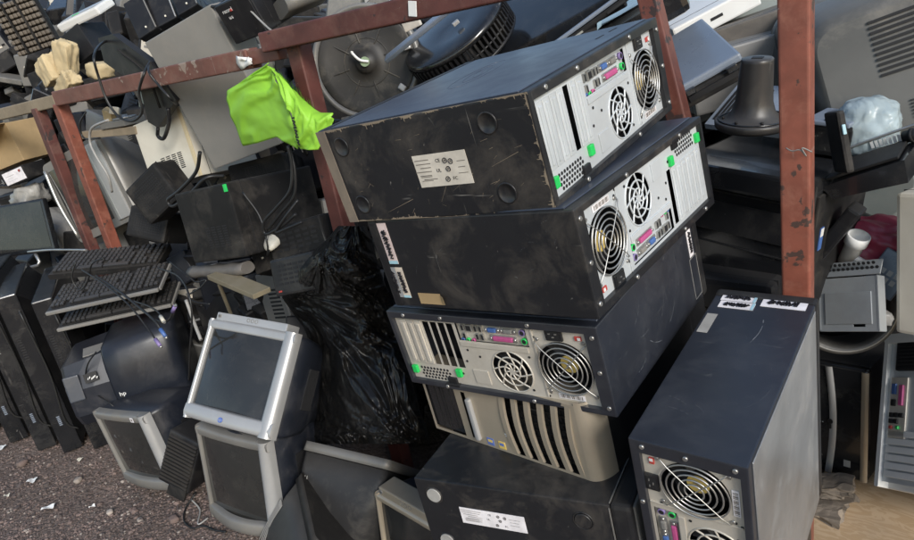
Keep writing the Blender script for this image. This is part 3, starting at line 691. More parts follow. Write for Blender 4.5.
# ------------------------------------------------------------------ tube monitors
def crt(name, label, ps, bz, col=None, top_strip=True, emblem=True, foot=True, group=None, neck=.5, strip_side=1, bulge=.02, glass=None):
    t = thing(name, label, 'monitor', ps, group); w, d, h = ps[2]; y0 = -d / 2; x0, x1 = -w / 2, w / 2; col = col or bz
    fr = .052 * w / .33; bt = .042 * h / .32; tp = .024 * h / .32; rt = .044 * w / .33
    # bezel: four bars around a sunken tube, curved at the foot and with a round column on one side
    m = MB()
    sx0, sx1, sz0, sz1 = x0 + .016 * w / .33, x1 - rt, bt + .006, h - tp - .008
    bl = lambda x: -bulge * math.sin(math.pi * min(1, max(0, (x - x0) / w)))
    n = 16; rows = []
    for zz, dy in ((0, .03), (.003, .006), (.008, .001), (bt * .5, -.002), (sz0 - .006, .000), (sz0 - .002, .003), (sz0, .012), (sz0 + .001, .02)):
        rows.append([(x0 + w * i / n, y0 + dy + bl(x0 + w * i / n), zz) for i in range(n + 1)])
    m.grid(rows, bz)
    rows = []
    for zz, dy in ((h, .032), (h - .001, .008), (h - .006, .001), (h - tp * .5, .0), (sz1 + .006, .001), (sz1 + .002, .003), (sz1, .012), (sz1 - .001, .02)):
        rows.append([(x0 + w * i / n, y0 + dy + bl(x0 + w * i / n) * .25, zz) for i in range(n + 1)])
    m.grid(rows, bz)
    for xa, xb, s in ((x0, sx0, -1), (sx1, x1, 1)):
        rows = []
        for k in range(13):
            z = k / 12 * h; f = 1 - k / 12 * .75; row = []
            for j in range(9):
                g = (0, .06, .2, .4, .6, .8, .94, 1, 1)[j]
                if s == 1: x = xa + (xb - xa) * g; dy = (.022, .006, .001, -.003, -.004, -.001, .005, .014, .032)[j]
                else: x = xb - (xb - xa) * g; dy = (.022, .008, .002, .0, -.001, .0, .003, .01, .032)[j]
                row.append((x, y0 + dy + bl(x) * f, z))
            rows.append(row)
        m.grid(rows, col if s == strip_side else bz)
    bez = m.build('bezel', t)
    m = MB()                                               # bulging glass
    rows = [[(sx0 - .004 + (sx1 - sx0 + .008) * i / 12, y0 + .012 - .012 * (1 - ((i - 6) / 6) ** 2) * (1 - ((j - 6) / 6) ** 2) + bl(sx0 + (sx1 - sx0) * i / 12) * .6, sz0 - .004 + (sz1 - sz0 + .008) * j / 12) for i in range(13)] for j in range(13)]
    m.grid(rows, glass or screen); m.build('screen', t)
    # housing narrowing to the neck
    m = MB(); k = neck
    m.loft([rrect(y0 + .0275, x0 + .004, x1 - .004, .003, h - .004, .012), rrect(y0 + .28 * d, x0 + .004, x1 - .004, .004, h - .005, .02), rrect(y0 + .5 * d, x0 + .03 * w, x1 - .03 * w, .01, h * .97, .04), rrect(y0 + .78 * d, x0 + .17 * w, x1 - .17 * w, .03, h * .83, .05), rrect(y0 + d * .97, x0 + .24 * w, x1 - .24 * w, .04, h * .72, .04), rrect(y0 + d, x0 + .26 * w, x1 - .26 * w, .05, h * .7, .03)], hood)
    m.build('housing', t)
    m = MB()
    for q in range(12): m.box((x1 - .012 * w, y0 + d * (.34 + .012 * q), h * .5), (.006, .0018, h * .4), dark)
    m.build('side_vents', t)
    if top_strip:
        m = MB(); m.box((0 - .03 * w, y0 + .035, h + .010), (w * .82, .06, .026), bz, bev=.004)
        m.build('button_panel', t)
        for q in range(3):
            m = MB(); m.ring((-.02 + .016 * q, y0 + .0045, h + .012), .0055, .0009, greyp, n=16, k=4); m.build('button', t)
        m = MB(); m.cyl((x0 + .1 * w, y0 + .0055, h + .011), (x0 + .1 * w, y0 + .003, h + .011), .0065, greyp, 18)
        m.text('hp', .009, basis((x0 + .1 * w, y0 + .0026, h + .0115), (1, 0, 0), (0, 0, 1)), ink, .0002); m.build('round_emblem', t)
    if emblem:
        m = MB(); yy = y0 - .006 - bulge
        m.cyl((0, yy + .006, bt * .52), (0, yy - .0002, bt * .52), .0075, logo, 20); m.text('hp', .0105, basis((0, yy - .0006, bt * .53), (1, 0, 0), (0, 0, 1)), silver, .0002); m.build('round_emblem', t)
    m = MB(); m.box((x1 - rt - .03, y0 - .002 - bulge * .4, bt * .5), (.012, .006, .006), greyp, bev=.0015); m.build('power_button', t)
    if foot:
        m = MB(); m.lathe([(.11, -.022), (.115, -.012), (.07, .002), (.06, .02)], hood, 32, c=(0, 0, 0)); m.build('swivel_foot', t)
    return t
GM = 'silver tube monitors on the ground'
def off(ps, dx=0, dy=0, dz=0): return ((ps[0][0] + dx, ps[0][1] + dy, ps[0][2] + dz), ps[1], ps[2])
crt('tube_monitor', 'upper silver tube monitor tilted back on top of another, with button strip along its top', scaled('crt_upper', .85), silver, group=GM)
crt('tube_monitor', 'lower silver tube monitor standing on the gravel under the tilted one', P['crt_lower'], silverd, silver, top_strip=False, group=GM, bulge=.035, foot=False, emblem=False)
tsm = crt('tube_monitor', 'small silver tube monitor on gravel below the bulky navy black monitor back', P['crt_left'], silverd, silver, top_strip=False, group=GM, bulge=.02, emblem=False)
w, d, h = P['crt_left'][2]; m = MB(); m.box((w * .30, -d / 2 - .006, h * .955), (.018, .001, .018), paperw); m.box((w * .30, -d / 2 - .0066, h * .955), (.007, .0004, .010), inkg); m.build('sticker', tsm)
# half buried bezel at the lower edge of the picture
ps = ((-1.097, 1.09, .018), (-5, 3.4, -7.7), (.256, .27, .222)); crt('tube_monitor', 'dusty beige silver monitor bezel beside the lowest tower, lying low with empty top', ps, bronze, top_strip=True, emblem=False, foot=False, bulge=.0)
# black monitor backs in the shade
hoodgrey = grime('dusty_hood_grey', (.026, .0255, .0255), .45, 0, .4, .2, .05, (.16, .145, .125), .25, settle=.18, spec=.35)
def hoodmon(name, label, ps, edge=silverd, ribs=True, fins=False):
    t = thing(name, label, 'monitor', ps); w, d, h = ps[2]; y0 = -d / 2
    m = MB(); m.loft([rrect(y0 + d, -w / 2, w / 2, 0, h, .02), rrect(y0 + .8 * d, -w / 2, w / 2, 0, h, .03), rrect(y0 + .45 * d, -w * .46, w * .46, .01, h * .94, .05), rrect(y0 + .12 * d, -w * .34, w * .34, .03, h * .74, .07), rrect(y0, -w * .28, w * .28, .05, h * .62, .06)], hoodgrey); m.build('housing', t)
    m = MB(); m.loft([rrect(y0 + d + .002, -w / 2 - .006, w / 2 + .006, -.004, h + .005, .02), rrect(y0 + d + .03, -w / 2 - .006, w / 2 + .006, -.004, h + .005, .02)], edge); m.build('bezel', t)
    if ribs:
        m = MB()
        for k in range(4): m.tube([(-w * .40 + .008 * k, y0 + .22 * d, h * .86 - .004 * k), (-w * .43 + .008 * k, y0 + .5 * d, h * .945), (-w * .44 + .008 * k, y0 + .75 * d, h * 1.0)], .0018, greyp, 6, 4)
        m.build('moulded_lines', t)
    m = MB()
    for k in range(14): m.box((-w * .2 + k * w * .03, y0 + .16 * d, h * .735), (w * .012, .06, .01), dark, (-28, 0, 0))
    m.build('vent_slots', t)
    return t
hoodmon('tube_monitor', 'black tube monitor seen from behind with thin silver edge along its top', pose(aty(354, 512, 1.03), (44, 4, 8), (.30, .27, .27)))
hoodmon('tube_monitor', 'dusty charcoal monitor back with three moulded lines at the bottom edge of the photo', pose(aty(304, 560, .86), (36, 8, -36), (.27, .28, .25)), charc)
slategrip = grime('slate_grip_plastic', (.045, .052, .066), .4, 0, .2, .1, .03)
# bulky printer-like black monitor back on the small silver monitor
ps = pose(aty(132, 360, 1.10), (0, 0, 54), (.43, .34, .31))
t = thing('tube_monitor', 'bulky navy black monitor back with curved hood and white emblem under the keyboards', 'monitor', ps); w, d, h = ps[2]; y0 = -d / 2
m = MB(); rings = []
for x, y_, hh, dn in ((-.062, .02, .84, .0), (-.06, .002, .90, .0), (-.05, -.008, .92, 0), (.0, -.011, .95, 0), (.08, -.012, .98, .0), (.165, -.010, 1.0, .0), (.195, -.002, 1.0, .0), (.208, .018, .99, .005), (.213, .05, .96, .01), (.214, .1, .93, .02)):
    yy = y0 + y_; rings.append([Vector((x, yy + .02, dn)), Vector((x, yy, .04)), Vector((x, yy - .004, h * .4)), Vector((x, yy + .004, h * .66)), Vector((x, yy + .016, h * hh * .86)), Vector((x, yy + .03, h * hh * .95)), Vector((x, yy + .055, h * hh)), Vector((x, y0 + .3, h * hh)), Vector((x, y0 + .34, h * .6)), Vector((x, y0 + .34, dn))])
m.loft(rings, hood); m.build('housing', t)
m = MB(); rings = []
for x, y_, hh in ((-.222, .05, .70), (-.22, .022, .76), (-.205, .008, .79), (-.12, .004, .82), (-.0615, .006, .84)):
    yy = y0 + y_; rings.append([Vector((x, yy + .03, .0)), Vector((x, yy, .05)), Vector((x, yy + .005, h * .5)), Vector((x, yy + .05, h * hh)), Vector((x, y0 + .3, h * hh)), Vector((x, y0 + .3, 0))])
m.loft(rings, hood, False); m.build('connector_housing', t)
m = MB(); m.box((-.185, y0 + .012, .165), (.055, .012, .10), slategrip, (-10, 0, 0), bev=.005); m.build('grip', t)
m = MB(); m.box((-.015, y0 - .010, .095), (.05, .003, .022), blackp); m.text('hp', .024, basis((-.03, y0 - .0125, .1), (1, 0, 0), (0, 0, 1)), white, .0003); m.box((.0, y0 - .012, .078), (.03, .001, .003), white); m.build('emblem', t)
m = MB(); m.box((-.115, y0 + .003, .195), (.045, .004, .035), dark, (-14, 0, 12))
for k in range(7): m.box((-.13 + .006 * k, y0 + .0, .186 + .003 * (k % 3) + .004), (.003, .003, .008), white, (-14, 30, 12))
m.build('warning_print', t)
m = MB(); m.box((-.09, y0 + .12, h * .835), (.1, .08, .004), greyp, (3, 0, 8)); m.build('paper_scrap', t)
m = MB()
for k in range(3): m.tube([(-.03 + .012 * k, y0 + .0 + .004 * k, .18 + .012 * k), (.06, y0 - .004 + .004 * k, .195 + .014 * k), (.15, y0 + .012, .205 + .014 * k)], .0015, charc, 5, 4)
m.build('moulded_lines', t)

# ------------------------------------------------------------------ keyboards
def keyboard(label, ps, base=blackp, edge=None, rows=6, cols=19, thick=1):
    t = thing('keyboard', label, 'keyboard', ps, 'keyboards stacked on the monitor back'); w, d, h = ps[2]
    m = MB(); hh = .022 * thick
    m.loft([rrect(-d / 2, -w / 2, w / 2, 0, .014 * thick, .005), rrect(d / 2, -w / 2, w / 2, 0, hh, .006)], base, False); m.build('base', t)
    if edge:
        m = MB(); m.box((0, -d / 2 - .006, .007 * thick), (w, .013, .013), edge, bev=.003); m.box((w / 2 + .003, 0, .009), (.008, d, .013), edge, (3, 0, 0), bev=.002); m.build('palm_edge', t)
    m = MB(); rr = random.Random(len(label)); z = lambda y: .014 * thick + (hh - .014 * thick) * (y + d / 2) / d
    for r in range(rows):
        y = -d * .36 + d * .76 * r / (rows - 1); x = -w * .47
        while x < w * .46:
            kw = .019 if r or not (-.12 < x < .0) else .105
            if rr.random() < .96: m.box((x + kw / 2, y, z(y) + .005), (kw - .0035, d * .76 / (rows - 1) - .0035, .011), keyc, (3, 0, 0), bev=.0022, seg=1)
            x += kw
            if abs(x - .10) < .01 or abs(x - .165) < .01: x += .008
    m.build('keys', t); return t
keyboard('dusty black keyboard on top of the keyboard stack, tied with its own cable', P['kb_top'], charc, thick=1.6)
keyboard('middle keyboard of the stack, black keys with pale grey front edge and worn corner', P['kb_mid'], blackp, greyp)
keyboard('lowest keyboard of the stack, black keys with pale front edge, under two others', P['kb_low'], blackp, greyp)

tvblack = grime('deep_black_cabinet', (.0045, .0045, .005), .45, 0, .06, .1, .03, (.1, .09, .08), .2, spec=.3)
# ------------------------------------------------------------------ flat screens on edge at the far left
TV = ((104, 447, .62, .70, .17, 'black flat television on edge behind the small silver monitor, nearest the keyboards'), (74, 451, .62, .74, .17, 'second black flat television on edge, its foot at the corner of the gravel'), (48, 449, .62, .78, .17, 'third black flat television on edge, with a row of slate vent slots'), (20, 441, .62, .80, .17, 'fourth black flat television on edge with pale vent slots'), (-8, 433, .60, .76, .13, 'thick black flat television on edge at the left edge of the photo'))
for i, (u_, v_, dep, hh, th, lb) in enumerate(TV):
    p_ = atz(u_, v_); rz_ = 62 + (0, 2, -2, 3, 0)[i]; x, y = p_.x - math.sin(R(rz_)) * dep / 2, p_.y + math.cos(R(rz_)) * dep / 2
    t = thing('flat_television', lb, 'television', ((x, y, 0.004), (0, 0, rz_), (th, dep, hh)), 'black flat televisions standing on edge')
    m = MB(); m.box((0, 0, hh / 2), (th * .45, dep, hh), blackg, bev=.006); m.build('frame', t)
    m = MB(); m.loft([[Vector((xx, yy, zz)) for yy, zz in ((-s * dep / 2, hh / 2 - s * hh / 2), (s * dep / 2, hh / 2 - s * hh / 2), (s * dep / 2, hh / 2 + s * hh / 2), (-s * dep / 2, hh / 2 + s * hh / 2))] for xx, s in ((th * .22, .97), (th * .5, .8), (th * .62, .55))], tvblack, False)
    m.build('back_cover', t)
    m = MB(); m.box((-th * .232, 0, hh / 2), (.002, dep - .05, hh - .05), screen); m.build('screen', t)
    m = MB()
    for k in range(11): m.box((-th * .1, -dep / 2 - .0005, hh * .62 + k * .011), (.016, .002, .004), greyp if i > 1 else dark)
    m.build('slot_row', t); m = MB()
    for k in range(6): m.box((-th * .02, -dep / 2 - .0005, hh * .18 + k * .008), (.012, .002, .004), slate)
    m.build('slot_row', t)
    m = MB(); m.tube([(th * .3, -dep / 2 - .002, hh * .12), (th * .1, -dep / 2 - .006, hh * .2), (th * .2, -dep / 2 - .004, hh * .5), (th * .15, -dep / 2 - .004, hh * .9)], .004, cable); m.build('edge_cord', t)

# ------------------------------------------------------------------ boxy equipment helpers
def unit(name, label, cat, ps, mt, vents=None, front=None, bev=.006, group=None, facemat=None, ledm=None, seam=True, taper=None):
    t = thing(name, label, cat, ps, group); w, d, h = ps[2]
    m = MB()
    if taper: m.loft([rrect(-d / 2, -w / 2, w / 2, 0, h, .012), rrect(-d * .1, -w / 2, w / 2, 0, h, .014), rrect(d / 2, -w / 2 * taper, w / 2 * taper, h * (1 - taper) / 2, h * (1 + taper) / 2, .014)], mt)
    else: m.box((0, 0, h / 2), (w, d, h), mt, bev=bev)
    m.build('case', t)
    if facemat:
        m = MB(); m.box((0, -d / 2 - .002, h / 2), (w * .97, .006, h * .96), facemat, bev=.003); m.build('front_panel', t)
    if vents:                                             # (cx, cz, nx, nz, sx, sz) fractions of the front
        m = MB(); cx, cz, nx, nz, sx, sz = vents
        for i in range(nx):
            for j in range(nz):
                m.box((w * (cx - .5 + sx * ((i + .5) / nx - .5)), -d / 2 - (.0055 if facemat else .0002), h * (cz + sz * ((j + .5) / nz - .5))), (w * sx / nx * .72, .0016, h * sz / nz * .5), dark)
        m.build('vent_slots', t)
    if seam:
        m = MB(); m.box((0, -d * .36, h / 2), (w + .001, .002, h + .001), dark); m.build('seam', t)
    if front:
        for (nm, x, z, sx, sz, mt2) in front:
            m = MB(); m.box((w * (x - .5), -d / 2 - (.006 if facemat else .001), h * z), (w * sx, .006, h * sz), mt2, bev=.0015); m.build(nm, t)
    return t
# ------------------------------------------------------------------ things in and above the rack, left half
V = (.5, .5, 4, 8, .5, .5)
unit('computer_case', 'dusty black computer case with small vent grid standing left of the white mouse', 'computer case', P['blackpc'], charc, (.6, .32, 4, 9, .42, .3), [('green_board', .965, .93, .05, .1, greenl)])
unit('tube_monitor', 'dark plastic monitor back under the grey panel, with a fine vent patch', 'monitor', P['black2'], charc, (.55, .74, 12, 7, .55, .26), bev=.012, taper=.7)
unit('desktop_speaker', 'angular black speaker box leaning between red posts and beige panel', 'speaker', (lambda b: (b[0], b[1], (b[2][0], .11, b[2][2])))(P['speakerA']), charc, (.5, .55, 14, 10, .7, .6), bev=.01)
unit('desktop_speaker', 'second black speaker box lying tipped below the angular one', 'speaker', pose(aty(160, 225, 1.34), (-20, 20, 25), (.16, .18, .12)), charc, (.5, .5, 12, 8, .7, .6), bev=.01)
unit('desk_phone', 'black desk set with key grid lying under the cable loop', 'telephone', P['radio'], charc, (.5, .5, 6, 4, .8, .6), bev=.008)
unit('desk_phone', 'black desk set with red light and key rows beside the black bin bag', 'telephone', P['radio2'], blackp, (.52, .55, 6, 5, .8, .6), [('red_light', .15, .12, .06, .05, redsw)], bev=.008)
unit('switch_box', 'brown-black small box with one white knob left of the desk sets', 'box', P['radio3'], charc, None, [('knob', .3, .6, .05, .08, led)], bev=.005)
unit('computer_case', 'large flat taupe grey computer panel hanging behind the rail', 'computer case', P['greypanel'], greypan, None, bev=.004, seam=False)
unit('computer_case', 'cream computer case with four slot groups and yellowed side', 'computer case', (lambda b: (b[0], b[1], (b[2][0] * 1.12, b[2][1], b[2][2] * 1.06)))(P['beige']), cream, (.54, .30, 4, 9, .46, .24), [('yellowed_edge', .97, .5, .06, 1.0, beige)], bev=.004)
unit('slim_drive', 'first black drive case above the rail with silver edge and white dot', 'drive case', P['box1'], blackp, None, [('knob', .55, .16, .07, .045, led), ('silver_edge', .97, .5, .05, .96, silverd)])
unit('slim_drive', 'middle black drive case of the leaning row above the rail', 'drive case', P['box2'], blackp, None, [('knob', .55, .16, .07, .045, led), ('silver_edge', .97, .5, .05, .96, silver)])
unit('slim_drive', 'third black drive case of the row, against the taupe grey panel', 'drive case', P['box3'], blackp, None, [('knob', .55, .16, .07, .045, led), ('silver_edge', .97, .5, .05, .96, silverd)])
t = unit('disc_player', 'black disc player with white lettering and red dot above the rail', 'disc player', P['vcr'], blackp, None, [('red_dot', .42, .78, .05, .06, redsw)], facemat=blackp)
w, d, h = P['vcr'][2]
m = MB(); m.text('record', .017, basis((-.03, -d / 2 - .0055, h * .8), (1, 0, 0), (0, 0, 1)), white, .0002); m.text('hi-fi', .012, basis((-.03, -d / 2 - .0055, h * .62), (1, 0, 0), (0, 0, 1)), white, .0002); m.build('lettering', t)
# vented grid casing in the upper left corner
t = thing('grille_casing', 'dusty brown grid casing like an egg crate in the upper left corner', 'casing', P['topkb']); w, d, h = P['topkb'][2]
m = MB(); m.box((0, .012, h / 2), (w, d * .6, h), charc, bev=.01); m.build('back_plate', t)
gridm = grime('brown_grid_plastic', (.12, .10, .078), .55, 0, .4, 0, 0, (.2, .17, .13), .25)
m = MB()
for i in range(10):
    for j in range(9): m.box((-w * .44 + w * .88 * i / 9, -d * .22, h * (.06 + .88 * j / 8)), (w * .082, .022, h * .085), gridm, bev=.004, seg=1)
m.build('grid_cells', t)
for k in (.3, .63):
    m = MB(); m.box((-w / 2 + w * k, -d * .44, h / 2), (.008, .012, h * .98), charc, bev=.002); m.build('rib', t)
t = thing('plastic_cover', 'white plastic cover with green mark lying near the top left corner', 'cover', pose(aty(86, 15, 1.62), (20, -8, 18), (.24, .12, .035))); w, d, h = .24, .12, .035
m = MB(); m.box((0, 0, h / 2), (w, d, h), white, bev=.008); m.box((0, -.002, h), (w * .86, d * .7, .006), silver, bev=.002); m.build('shell', t)
m = MB(); m.box((-.02, -.03, h + .004), (.035, .012, .002), greenl); m.build('green_mark', t)
unit('black_carton', 'dull black cube-shaped case right of the tan foam pieces', 'case', pose(aty(88, 46, 1.62), (0, -20, 20), (.17, .16, .13)), blackp, None, bev=.004)
def lump(name, label, cat, c, s, eul, mt, seed, amp=.18, sub=3, power=.6, smooth=True):
    b2 = bmesh.new(); bmesh.ops.create_cube(b2, size=2); bmesh.ops.subdivide_edges(b2, edges=b2.edges[:], cuts=2 ** sub - 1, use_grid_fill=True)
    for v in b2.verts:
        n = v.co.normalized(); q = v.co.lerp(n * 1.25, power)
        q = q * (1 + amp * noise.fractal(q * 1.3 + Vector((seed, seed * 2, 0)), 1.0, 2.0, 4))
        v.co = Vector((q.x * s[0], q.y * s[1], q.z * s[2]))
    m = MB(); m.add(b2); m._new(0, mt, smooth); o = m.build(name); o.location = c; o.rotation_euler = [R(a) for a in eul]
    return tag(o, label, cat)
lump('foam_block', 'upper tan packing foam piece pointing up beside the black carton', 'packing foam', aty(66, 58, 1.48), (.042, .03, .07), (0, 24, 10), tan, 1, power=.15, amp=.15, sub=4)
lump('foam_block', 'broad tan packing foam piece left of the pointed one', 'packing foam', aty(52, 70, 1.45), (.05, .04, .055), (0, -18, 0), tan, 2, power=.12, amp=.15, sub=4)
lump('foam_block', 'small tan packing foam piece just above the rail', 'packing foam', aty(68, 85, 1.42), (.065, .03, .03), (0, -25, 0), tan, 3, power=.12, amp=.15, sub=4)
lump('foam_block', 'cream foam ball behind the bent cable above the rail', 'packing foam', aty(100, 70, 1.5), (.05, .04, .03), (0, 10, 0), tan, 4)
lump('crumpled_bag', 'dusty clear plastic bag crumpled at the far left below the labelled box', 'bag', aty(30, 198, 1.5), (.11, .07, .055), (0, -14, 0), bagclear, 5, amp=.3)
lump('crumpled_bag', 'dusty clear plastic bag bulging behind the close pair of posts', 'bag', aty(62, 232, 1.55), (.14, .08, .1), (0, 10, 0), bagclear, 6, amp=.3)
# cardboard carton
t = thing('cardboard_box', 'brown cardboard box with crushed flap at the left edge under the batten', 'cardboard box', pose(aty(16, 145, 1.55), (0, -8, 12), (.34, .22, .2)))
m = MB(); m.box((0, 0, .1), (.34, .22, .2), cardb, bev=.004); m.build('body', t)
m = MB(); m.grid([[(-.17 + .34 * i / 6, -.11 - .10 * j / 3, .2 + .02 * math.sin(i * 1.3) * j / 3 - .05 * (j / 3) ** 2) for i in range(7)] for j in range(4)], cardb, False); m.build('flap', t, solid=.004)
unit('labelled_box', 'small box with white printed label and red square under the cardboard box', 'box', pose(aty(26, 173, 1.5), (0, -10, 18), (.17, .14, .075)), charc, None, [('label', .5, .5, .9, .85, paperw), ('red_square', .83, .72, .12, .22, redsw), ('print_line', .35, .62, .4, .06, inkg), ('print_line', .35, .45, .3, .05, inkg), ('print_line', .4, .28, .45, .05, inkg)], seam=False)
# old television behind the posts
t = thing('old_television', 'silver rimmed dark television standing behind the close pair of red posts', 'television', P['tvA']); w, d, h = P['tvA'][2]; y0 = -d / 2
m = MB(); m.loft([rrect(y0, -w / 2, w / 2, 0, h, .03), rrect(y0 + .06, -w / 2, w / 2, 0, h, .03), rrect(y0 + d * .5, -w * .42, w * .42, .03, h * .9, .05), rrect(y0 + d, -w * .25, w * .25, .08, h * .7, .05)], silverd); m.build('housing', t)
m = MB(); m.grid([[(-w * .44 + w * .62 * i / 10, y0 - .002 - .014 * (1 - ((i - 5) / 5) ** 2) * (1 - ((j - 5) / 5) ** 2), h * .1 + h * .8 * j / 10) for i in range(11)] for j in range(11)], screen); m.build('screen', t)
m = MB(); m.tube([(-w * .46, y0 - .006, h * .93), (-w * .475, y0 - .014, h * .5), (-w * .46, y0 - .006, h * .07)], .007, chrome); m.build('chrome_rim', t)
m = MB(); m.box((w * .34, y0 - .002, h * .5), (w * .2, .012, h * .9), silver, bev=.004); m.box((w * .27, y0 - .004, h * .5), (w * .03, .012, h * .9), chrome, bev=.003); m.build('control_column', t)
t = thing('flat_monitor', 'dark flat monitor reflecting the light at the left edge above the televisions', 'monitor', P['flatmon']); w, d, h = P['flatmon'][2]
m = MB(); m.box((0, 0, h / 2), (w, d * .4, h), blackg, bev=.01); m.build('frame', t)
m = MB(); m.box((0, -d * .2 - .0005, h / 2 + .005), (w * .93, .002, h * .86), screen); m.build('screen', t)
m = MB(); m.tube([(-.08, .0, .0), (-.1, -.02, -.06), (.1, -.02, -.06), (.08, 0, 0)], .008, chrome, 8, 3); m.build('stand', t)
# black bracket hanging over the rail
t = thing('monitor_stand', 'black plastic stand neck slung over the rail with a clip hanging below', 'monitor stand', (tuple(aty(142, 78, YP + .06)), (0, 0, 0), 0))
L = lambda u, v, y=YP + .06: aty(u, v, y) - t.location
m = MB(); q = [L(98, 38), L(112, 34), L(150, 62), L(176, 100), L(172, 106), L(158, 128), L(148, 122), L(140, 88), L(104, 62)]
f0 = [m.bm.verts.new(p) for p in q]; b0 = [m.bm.verts.new(p + Vector((.0, .028, 0))) for p in q]
m.bm.faces.new(f0); m.bm.faces.new(b0[::-1])
for i in range(9): m.bm.faces.new((f0[i], f0[(i + 1) % 9], b0[(i + 1) % 9], b0[i]))
m._new(0, blackp); m.build('neck', t)
m = MB(); m.tube([L(168, 108, YP + .05), L(169, 122, YP + .05), L(164, 138, YP + .05), L(158, 136, YP + .05), L(158, 128, YP + .05)], .007, blackp, 8, 5); m.build('clip', t)
m = MB(); m.tube([L(118, 50, YP + .05), L(146, 74, YP + .05), L(160, 108, YP + .05)], .005, charc, 6, 5); m.build('stiffening_rib', t)
# plank with loose parts
q = aty(120, 130, 1.42)
m = MB(); m.box((0, 0, 0), (.34, .12, .03), wooddk, bev=.003); o = m.build('wooden_plank'); o.location = q; o.rotation_euler = (0, R(2), R(8)); tag(o, 'grey plank under the drive parts between posts and cream case', 'plank')
t = thing('hard_drive_parts', 'opened silver hard drive with round platter lying on the plank', 'drive parts', (tuple(q + Vector((.06, -.01, .015))), (0, 0, 8), 0))
m = MB(); m.box((0, 0, .014), (.15, .1, .026), silverd, bev=.003); m.build('tray', t)
m = MB(); m.lathe([(.045, .028), (.045, .034), (.012, .036), (.012, .042), (.001, .043)], chrome, 32, c=(.02, 0, 0)); m.build('platter', t)
m = MB(); m.box((-.05, -.01, .05), (.04, .03, .05), tan, (20, 30, 10), bev=.004); m.box((-.01, -.01, .062), (.035, .03, .03), cream, (-10, 20, 40), bev=.004); m.build('foam_pad', t)
# thin rolled sheet and laths under the black case
m = MB(); a, b = aty(192, 272, 1.16), aty(248, 268, 1.16)
rings = []
for k in range(9):
    p = a.lerp(b, k / 8); rings.append([p + Vector((0, .026 * math.cos(t_) * (1 + .1 * math.sin(k * 2 + t_ * 2)), .02 * math.sin(t_) * (1 + .15 * math.cos(k * 3 + t_)))) for t_ in [2 * math.pi * i / 16 for i in range(16)]])
m.loft(rings, grime('dusty_grey_roll', (.12, .11, .10), .6, 0, .5)); o = m.build('rolled_sheet'); tag(o, 'grey roll of dusty sheet lying under the black computer case', 'roll')
m = MB(); a, b = aty(216, 279, 1.13), aty(262, 288, 1.1); c_ = (a + b) / 2; m.box((0, 0, 0), ((b - a).length, .06, .016), slatm := grime('dull_old_lath', (.17, .145, .095), .7, 0, .5), bev=.002); o = m.build('wooden_lath'); o.location = c_; o.rotation_euler = (0, R(6), R(-8)); tag(o, 'yellowish slat behind the upper silver monitor', 'lath')
m = bar('wooden_lath', aty(219, 284, 1.12), aty(234, 322, 1.2), .012, slatm, '', ''); o = m.build('wooden_lath'); tag(o, 'thin upright lath leaning behind the upper silver monitor', 'lath')
# white mouse
t = thing('computer_mouse', 'white computer mouse hanging in its cable below the grey panel', 'mouse', pose(aty(274, 238, 1.25), (20, -10, 20), (.06, .1, .035)))
b2 = bmesh.new(); bmesh.ops.create_uvsphere(b2, u_segments=28, v_segments=16, radius=1); bmesh.ops.scale(b2, vec=(.034, .055, .026), verts=b2.verts)
for v in b2.verts:
    if v.co.z < -.006: v.co.z = -.006
m = MB(); m.add(b2, Matrix.Translation((0, 0, .012))); m._new(0, led, True); m.build('shell', t)
m = MB(); m.tube([(-.033, -.01, .016), (0, -.012, .0385), (.033, -.01, .016)], .0011, greyp, 5, 5); m.tube([(0, -.012, .0385), (0, -.035, .033), (0, -.052, .018)], .0011, greyp, 5, 5); m.build('button_gap', t)
m = MB(); m.tube([(0, -.054, .012), (.0, -.075, .01), (.03, -.08, .05), (.03, -.03, .12), (.01, .0, .2)], .003, cable); m.build('mouse_cord', t)

# ------------------------------------------------------------------ lime green cloth over the joint of the rails
def clothpatch(m, poly_rows, mt, seed, amp=.0045, n=44):
    """rows of control points -> smooth wrinkled sheet"""
    rows = []
    K = len(poly_rows)
    for j in range(n):
        f = j / (n - 1) * (K - 1); k = min(int(f), K - 2); s = f - k; row = []
        for i in range(n):
            g = i / (n - 1); a = poly_rows[k]; b = poly_rows[k + 1]
            def on(r, g):
                q = g * (len(r) - 1); z = min(int(q), len(r) - 2); return r[z].lerp(r[z + 1], q - z)
            p = on(a, g).lerp(on(b, g), s)
            nn = noise.fractal(Vector((g * 3.2, f * 1.1, seed)), 1, 2, 3); fold = 1 - abs(noise.noise(Vector((g * 3 + f * 1.1, f * .5 - g * .4, seed + 3)))) * 5
            p = p + Vector((0, -1, .15)) * (amp * nn + amp * 1.5 * max(-.4, fold)); row.append(p)
        rows.append(row)
    m.grid(rows, mt)
yc = YP - .085
t = thing('green_cloth', 'lime green cloth bag hung over the joint of the rails', 'cloth', (tuple(aty(275, 105, yc)), (0, 0, 0), 0))
L = lambda u, v, dy=0: aty(u, v, yc + dy) - t.location
m = MB(); clothpatch(m, [[L(269, 63), L(268, 66), L(271, 68), L(273, 70)], [L(247, 78, .01), L(255, 76), L(270, 84), L(278, 84, -.02)], [L(226, 91, .02), L(245, 92), L(268, 100, -.01), L(287, 104, -.03)], [L(232, 117, .02), L(250, 117), L(272, 120, -.02), L(296, 130, -.04)], [L(243, 146, .03), L(258, 143, .01), L(276, 137, -.02), L(298, 149, -.04)]], green, 1.3, .0035); m.build('front_flap', t, solid=.002)
